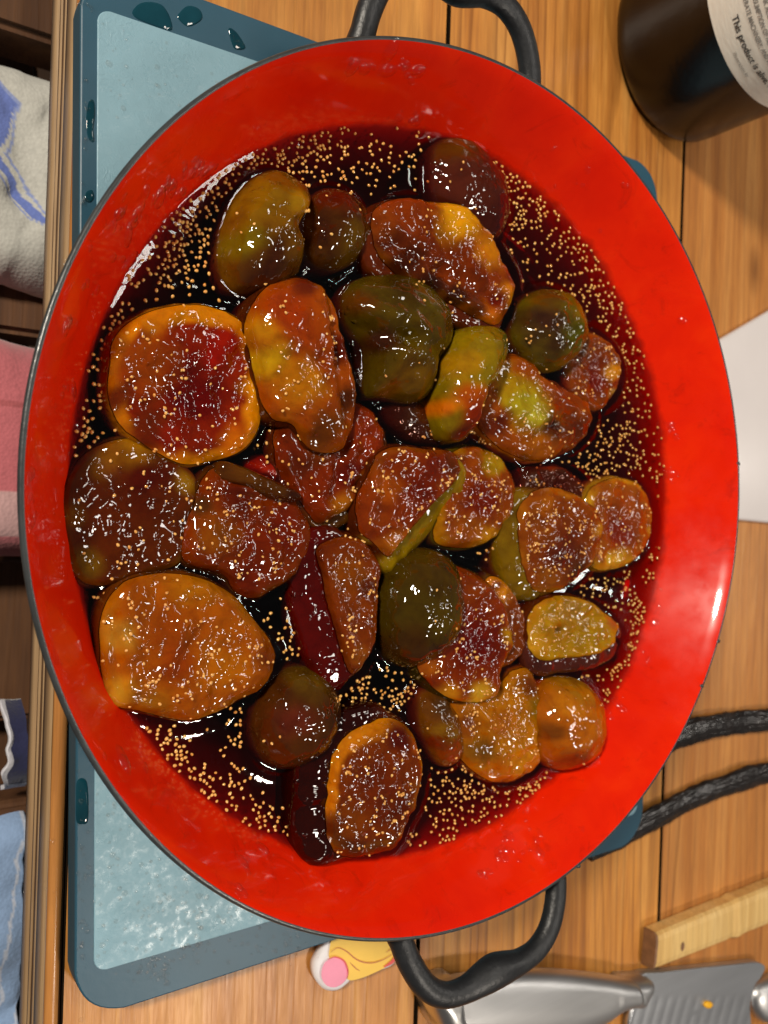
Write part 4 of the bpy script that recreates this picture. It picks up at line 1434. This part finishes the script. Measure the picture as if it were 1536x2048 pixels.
# ------------------------------------------------------------------ bamboo handle
bam = tag(empty('bamboo_handle', tuple(at(1420, 1860, 0))), 'pale bamboo utensil handle with drilled hole lying at the lower right', 'utensil')
zt = 0.0095
e0u, e0l = at(1318, 1868, zt), at(1312, 1941, zt)
e1u, e1l = at(1536, 1777, zt), at(1536, 1853, zt)
L = []
for t in np.linspace(0, 1.7, 60):
    u = e0u * (1 - t) + e1u * t
    l_ = e0l * (1 - t) + e1l * t
    sw = 0.0007 * math.exp(-((t - .72) / .035) ** 2) - 0.0004 * math.exp(-((t - .66) / .03) ** 2)
    d = (u - l_) / np.linalg.norm(u - l_)
    L.append((u + d * sw, l_ - d * sw, zt + sw * .8))
v, f = [], []
for (u, l_, z_) in L:
    d = (u - l_) / np.linalg.norm(u - l_)
    w_ = np.linalg.norm((u - l_)[:2])
    m_ = (u + l_) / 2
    for (a, zz) in ((-.5, .0008), (-.5, z_ - .0022), (-.44, z_ - .0006), (-.30, z_), (.30, z_), (.44, z_ - .0006), (.5, z_ - .0022), (.5, .0008)):
        v.append((m_[0] + d[0] * w_ * a, m_[1] + d[1] * w_ * a, zz))
f = []
for i in range(len(L) - 1):
    for j in range(8):
        f.append((i * 8 + j, i * 8 + (j + 1) % 8, (i + 1) * 8 + (j + 1) % 8, (i + 1) * 8 + j))
f.append(tuple(reversed(range((len(L) - 1) * 8, len(L) * 8))))
o = mesh_obj('shaft', v, f, M['bamboo'], bam, smooth=False)
fix_normals(o)
vv = v[:8]
dirv = (e0u - e1u) / np.linalg.norm(e0u - e1u)
v2 = [tuple(np.array(p) + dirv * 0.00) for p in vv] + [tuple(np.array(p) * np.array([1, 1, .96]) + np.array([dirv[0], dirv[1], 0]) * 0.0012) for p in vv]
f2 = [(i, (i + 1) % 8, 8 + (i + 1) % 8, 8 + i) for i in range(8)] + [tuple(range(8, 16))]
o = mesh_obj('end_grain', v2, f2, M['bambooend'], bam, smooth=False)
fix_normals(o)
hp = at(1365, 1893, zt)
hv = [(hp[0] + 0.0016 * math.cos(a) * 1.0, hp[1] + 0.0024 * math.sin(a), zt + 0.00015) for a in np.linspace(0, 2 * math.pi, 20, endpoint=False)]
hv += [(hp[0] + 0.0012 * math.cos(a), hp[1] + 0.0019 * math.sin(a), zt + 0.00003) for a in np.linspace(0, 2 * math.pi, 20, endpoint=False)]
o = mesh_obj('hole', hv, grid_faces(2, 20) + [tuple(range(20, 40))], M['bambooend'], bam, smooth=False)
fix_normals(o)

# ------------------------------------------------------------------ knife


def inflate(name, out_px, z0, h, mat, parent, n=120, nrg=16, p=2.4, q=0.5, zfn=None):
    PXo = spline(out_px, n)
    pc_ = PXo.mean(0)
    rows = []
    for r_ in np.linspace(1, 0.02, nrg) ** 0.7:
        ring_ = []
        for x, y in PXo:
            X_, Y_ = pc_[0] + (x - pc_[0]) * r_, pc_[1] + (y - pc_[1]) * r_
            w = at(X_, Y_, z0)
            w[2] = z0 + h * (max(0, 1 - r_ ** p)) ** q + (zfn(X_, Y_) if zfn else 0)
            ring_.append(w)
        rows.append(ring_)
    v_ = [w for rg in rows for w in rg]
    low_ = [np.array([w[0], w[1], 0.0006]) for w in rows[0]]
    v_ = low_ + v_
    f_ = grid_faces(len(rows) + 1, n)
    f_.append(tuple(range(len(rows) * n, (len(rows) + 1) * n)))
    f_.append(tuple(reversed(range(n))))
    o_ = mesh_obj(name, v_, f_, mat, parent)
    fix_normals(o_)
    return o_


kn = tag(empty('kitchen_knife', tuple(at(1200, 2000, 0))), 'steel kitchen knife with dimpled blade lying along the bottom right edge', 'knife')
hz = 0.006
hand = []
topl = [(852, 1990), (862, 1966), (900, 1952), (960, 1942), (1040, 1936), (1120, 1938), (1190, 1946), (1258, 1956)]
botl = [(1262, 2008), (1230, 2018), (1195, 2044), (1140, 2066), (1060, 2082), (980, 2086), (900, 2074), (858, 2030)]
N_ = 90
tp = spline(topl, N_, closed=False)
bt = spline(botl[::-1], N_, closed=False)
v = []
for i in range(N_):
    a, b = at(*tp[i], 0.008), at(*bt[i], 0.008)
    m_ = (a + b) / 2
    d = (b - a) / 2
    endf = min(1.0, math.sqrt(max(0.02, i / 8.0)))
    hh = 0.0080 * endf
    groove = 0
    for j in range(24):
        th = 2 * math.pi * j / 24
        cx_ = math.cos(th)
        sz = math.sin(th)
        z_ = 0.0088 + hh * (abs(sz) ** .8) * (1 if sz > 0 else -1)
        if sz > 0 and 12 < i < 80:
            z_ -= 0.0010 * math.exp(-((cx_ + 0.12 + .3 * math.sin(i * .04)) / .12) ** 2)
        v.append((m_[0] + d[0] * cx_, m_[1] + d[1] * cx_, max(.0006, z_)))
f = grid_faces(N_, 24) + [tuple(range(24)), tuple(reversed(range((N_ - 1) * 24, N_ * 24)))]
o = mesh_obj('handle', v, f, M['steel'], kn)
fix_normals(o)
inflate('bolster', [(1240, 1954), (1262, 1952), (1292, 1952), (1300, 1966), (1288, 1990), (1276, 2012), (1258, 2012), (1244, 2008), (1238, 1980)], 0.006, 0.008, M['steel'], kn, 60, 10)
bl_px = [(1283, 1952), (1330, 1945), (1400, 1937), (1470, 1930), (1515, 1926), (1530, 1934), (1524, 1950), (1508, 1975), (1502, 2010), (1506, 2060), (1500, 2110), (1380, 2130), (1290, 2120), (1266, 2100), (1262, 2060), (1266, 2030), (1276, 2000)]


BLZ = 0.0060
# polished end cap of the handle
inflate('end_cap', [(846, 1992), (852, 1968), (872, 1958), (905, 1952), (912, 1990), (922, 2040), (930, 2078), (900, 2078), (866, 2050)], 0.0075, 0.0102, M['chrome'], kn, 60, 12)
def blade_z(X_, Y_):
    z_ = BLZ - 0.0022 * max(0, (Y_ - 1985) / 130)
    if Y_ > 1988:
        k_ = (X_ + (Y_ - 1988) * .22) / 19.0
        z_ -= 0.00013 * math.exp(-((k_ % 1 - .5) / .24) ** 2) * min(1, (Y_ - 1988) / 14)
    return z_


inflate('blade', bl_px, BLZ, 0.0, M['blade'], kn, 200, 60, 2.4, 0.5, lambda X_, Y_: blade_z(X_, Y_) - BLZ)
cr = inflate('food_crumb', [(1408, 2012), (1410, 2004), (1418, 2002), (1425, 2007), (1422, 2014), (1415, 2017)], BLZ, 0.0012, M['crumb'], None, 30, 6)
tag(cr, 'tiny bright yellow food scrap on the knife blade', 'food scrap')
for vv in cr.data.vertices:
    vv.co.z = max(vv.co.z, BLZ - 0.001)

# steel utensil end beyond the blade tip
ut = inflate('steel_utensil', [(1506, 1990), (1520, 1966), (1545, 1950), (1600, 1930), (1700, 1905), (1710, 1990), (1620, 2022), (1560, 2042), (1525, 2044), (1508, 2020)], 0.004, 0.008, M['steel'], None, 80, 12)
tag(ut, 'rounded shiny steel utensil end at the bottom right corner', 'utensil')

# ------------------------------------------------------------------ puffy cutout under the pan
cut = tag(empty('foam_cutout', tuple(at(715, 1920, 0))), 'puffy white edged foam shape printed yellow and pink below the pan', 'foam toy')
co = [(650, 1850), (646, 1885), (642, 1902), (629, 1930), (631, 1957), (648, 1978), (672, 1981), (692, 1967), (703, 1955), (728, 1954), (758, 1941), (784, 1930), (802, 1903), (806, 1880), (800, 1850), (730, 1835)]
inflate('foam_base', co, 0.004, 0.0016, M['foam'], cut, 90, 10, 8, .5)


def flat_shape(name, px, z, mat, parent, n=60):
    P = spline(px, n)
    W_ = [at(x, y, z) for x, y in P]
    c = np.mean(W_, 0)
    o_ = mesh_obj(name, [c] + W_, [(0, 1 + j, 1 + (j + 1) % n) for j in range(n)], mat, parent, smooth=False)
    fix_normals(o_)
    return o_


flat_shape('yellow_print', [(668, 1850), (662, 1880), (658, 1915), (672, 1925), (694, 1940), (696, 1960), (720, 1957), (752, 1944), (780, 1928), (796, 1900), (800, 1878), (795, 1850), (730, 1840)], 0.0059, M['yellow'], cut)
flat_shape('pink_print', [(643, 1945), (650, 1925), (670, 1915), (688, 1922), (696, 1942), (690, 1962), (672, 1974), (655, 1972), (645, 1960)], 0.0061, M['pink'], cut)


def ribbon(name, px, w, z, mat, parent):
    P = spline(px, 50, closed=False)
    W_ = np.array([at(x, y, z) for x, y in P])
    T = np.gradient(W_, axis=0)
    Nn = np.stack([-T[:, 1], T[:, 0], 0 * T[:, 0]], 1)
    Nn /= np.linalg.norm(Nn, axis=1)[:, None]
    ww = w * np.sin(np.linspace(0.25, math.pi - .25, 50))[:, None]
    o_ = mesh_obj(name, np.r_[W_ + Nn * ww, W_ - Nn * ww], [(i, i + 1, 51 + i, 50 + i) for i in range(49)], mat, parent, smooth=False)
    fix_normals(o_)
    return o_


ribbon('printed_line', [(661, 1905), (675, 1896), (692, 1902), (715, 1920), (740, 1926), (765, 1920), (790, 1906)], 0.00025, 0.0063, M['brownline'], cut)
ribbon('printed_line', [(694, 1958), (696, 1942), (688, 1922), (670, 1914), (655, 1919)], 0.0003, 0.0065, M['redline'], cut)
ribbon('printed_line', [(700, 1925), (712, 1937), (720, 1942)], 0.0002, 0.0063, M['brownline'], cut)
ribbon('printed_line', [(772, 1905), (788, 1895), (797, 1884)], 0.0002, 0.0063, M['brownline'], cut)
ribbon('printed_line', [(768, 1934), (786, 1922), (795, 1905), (799, 1888)], 0.0009, 0.0063, M['redline'], cut)
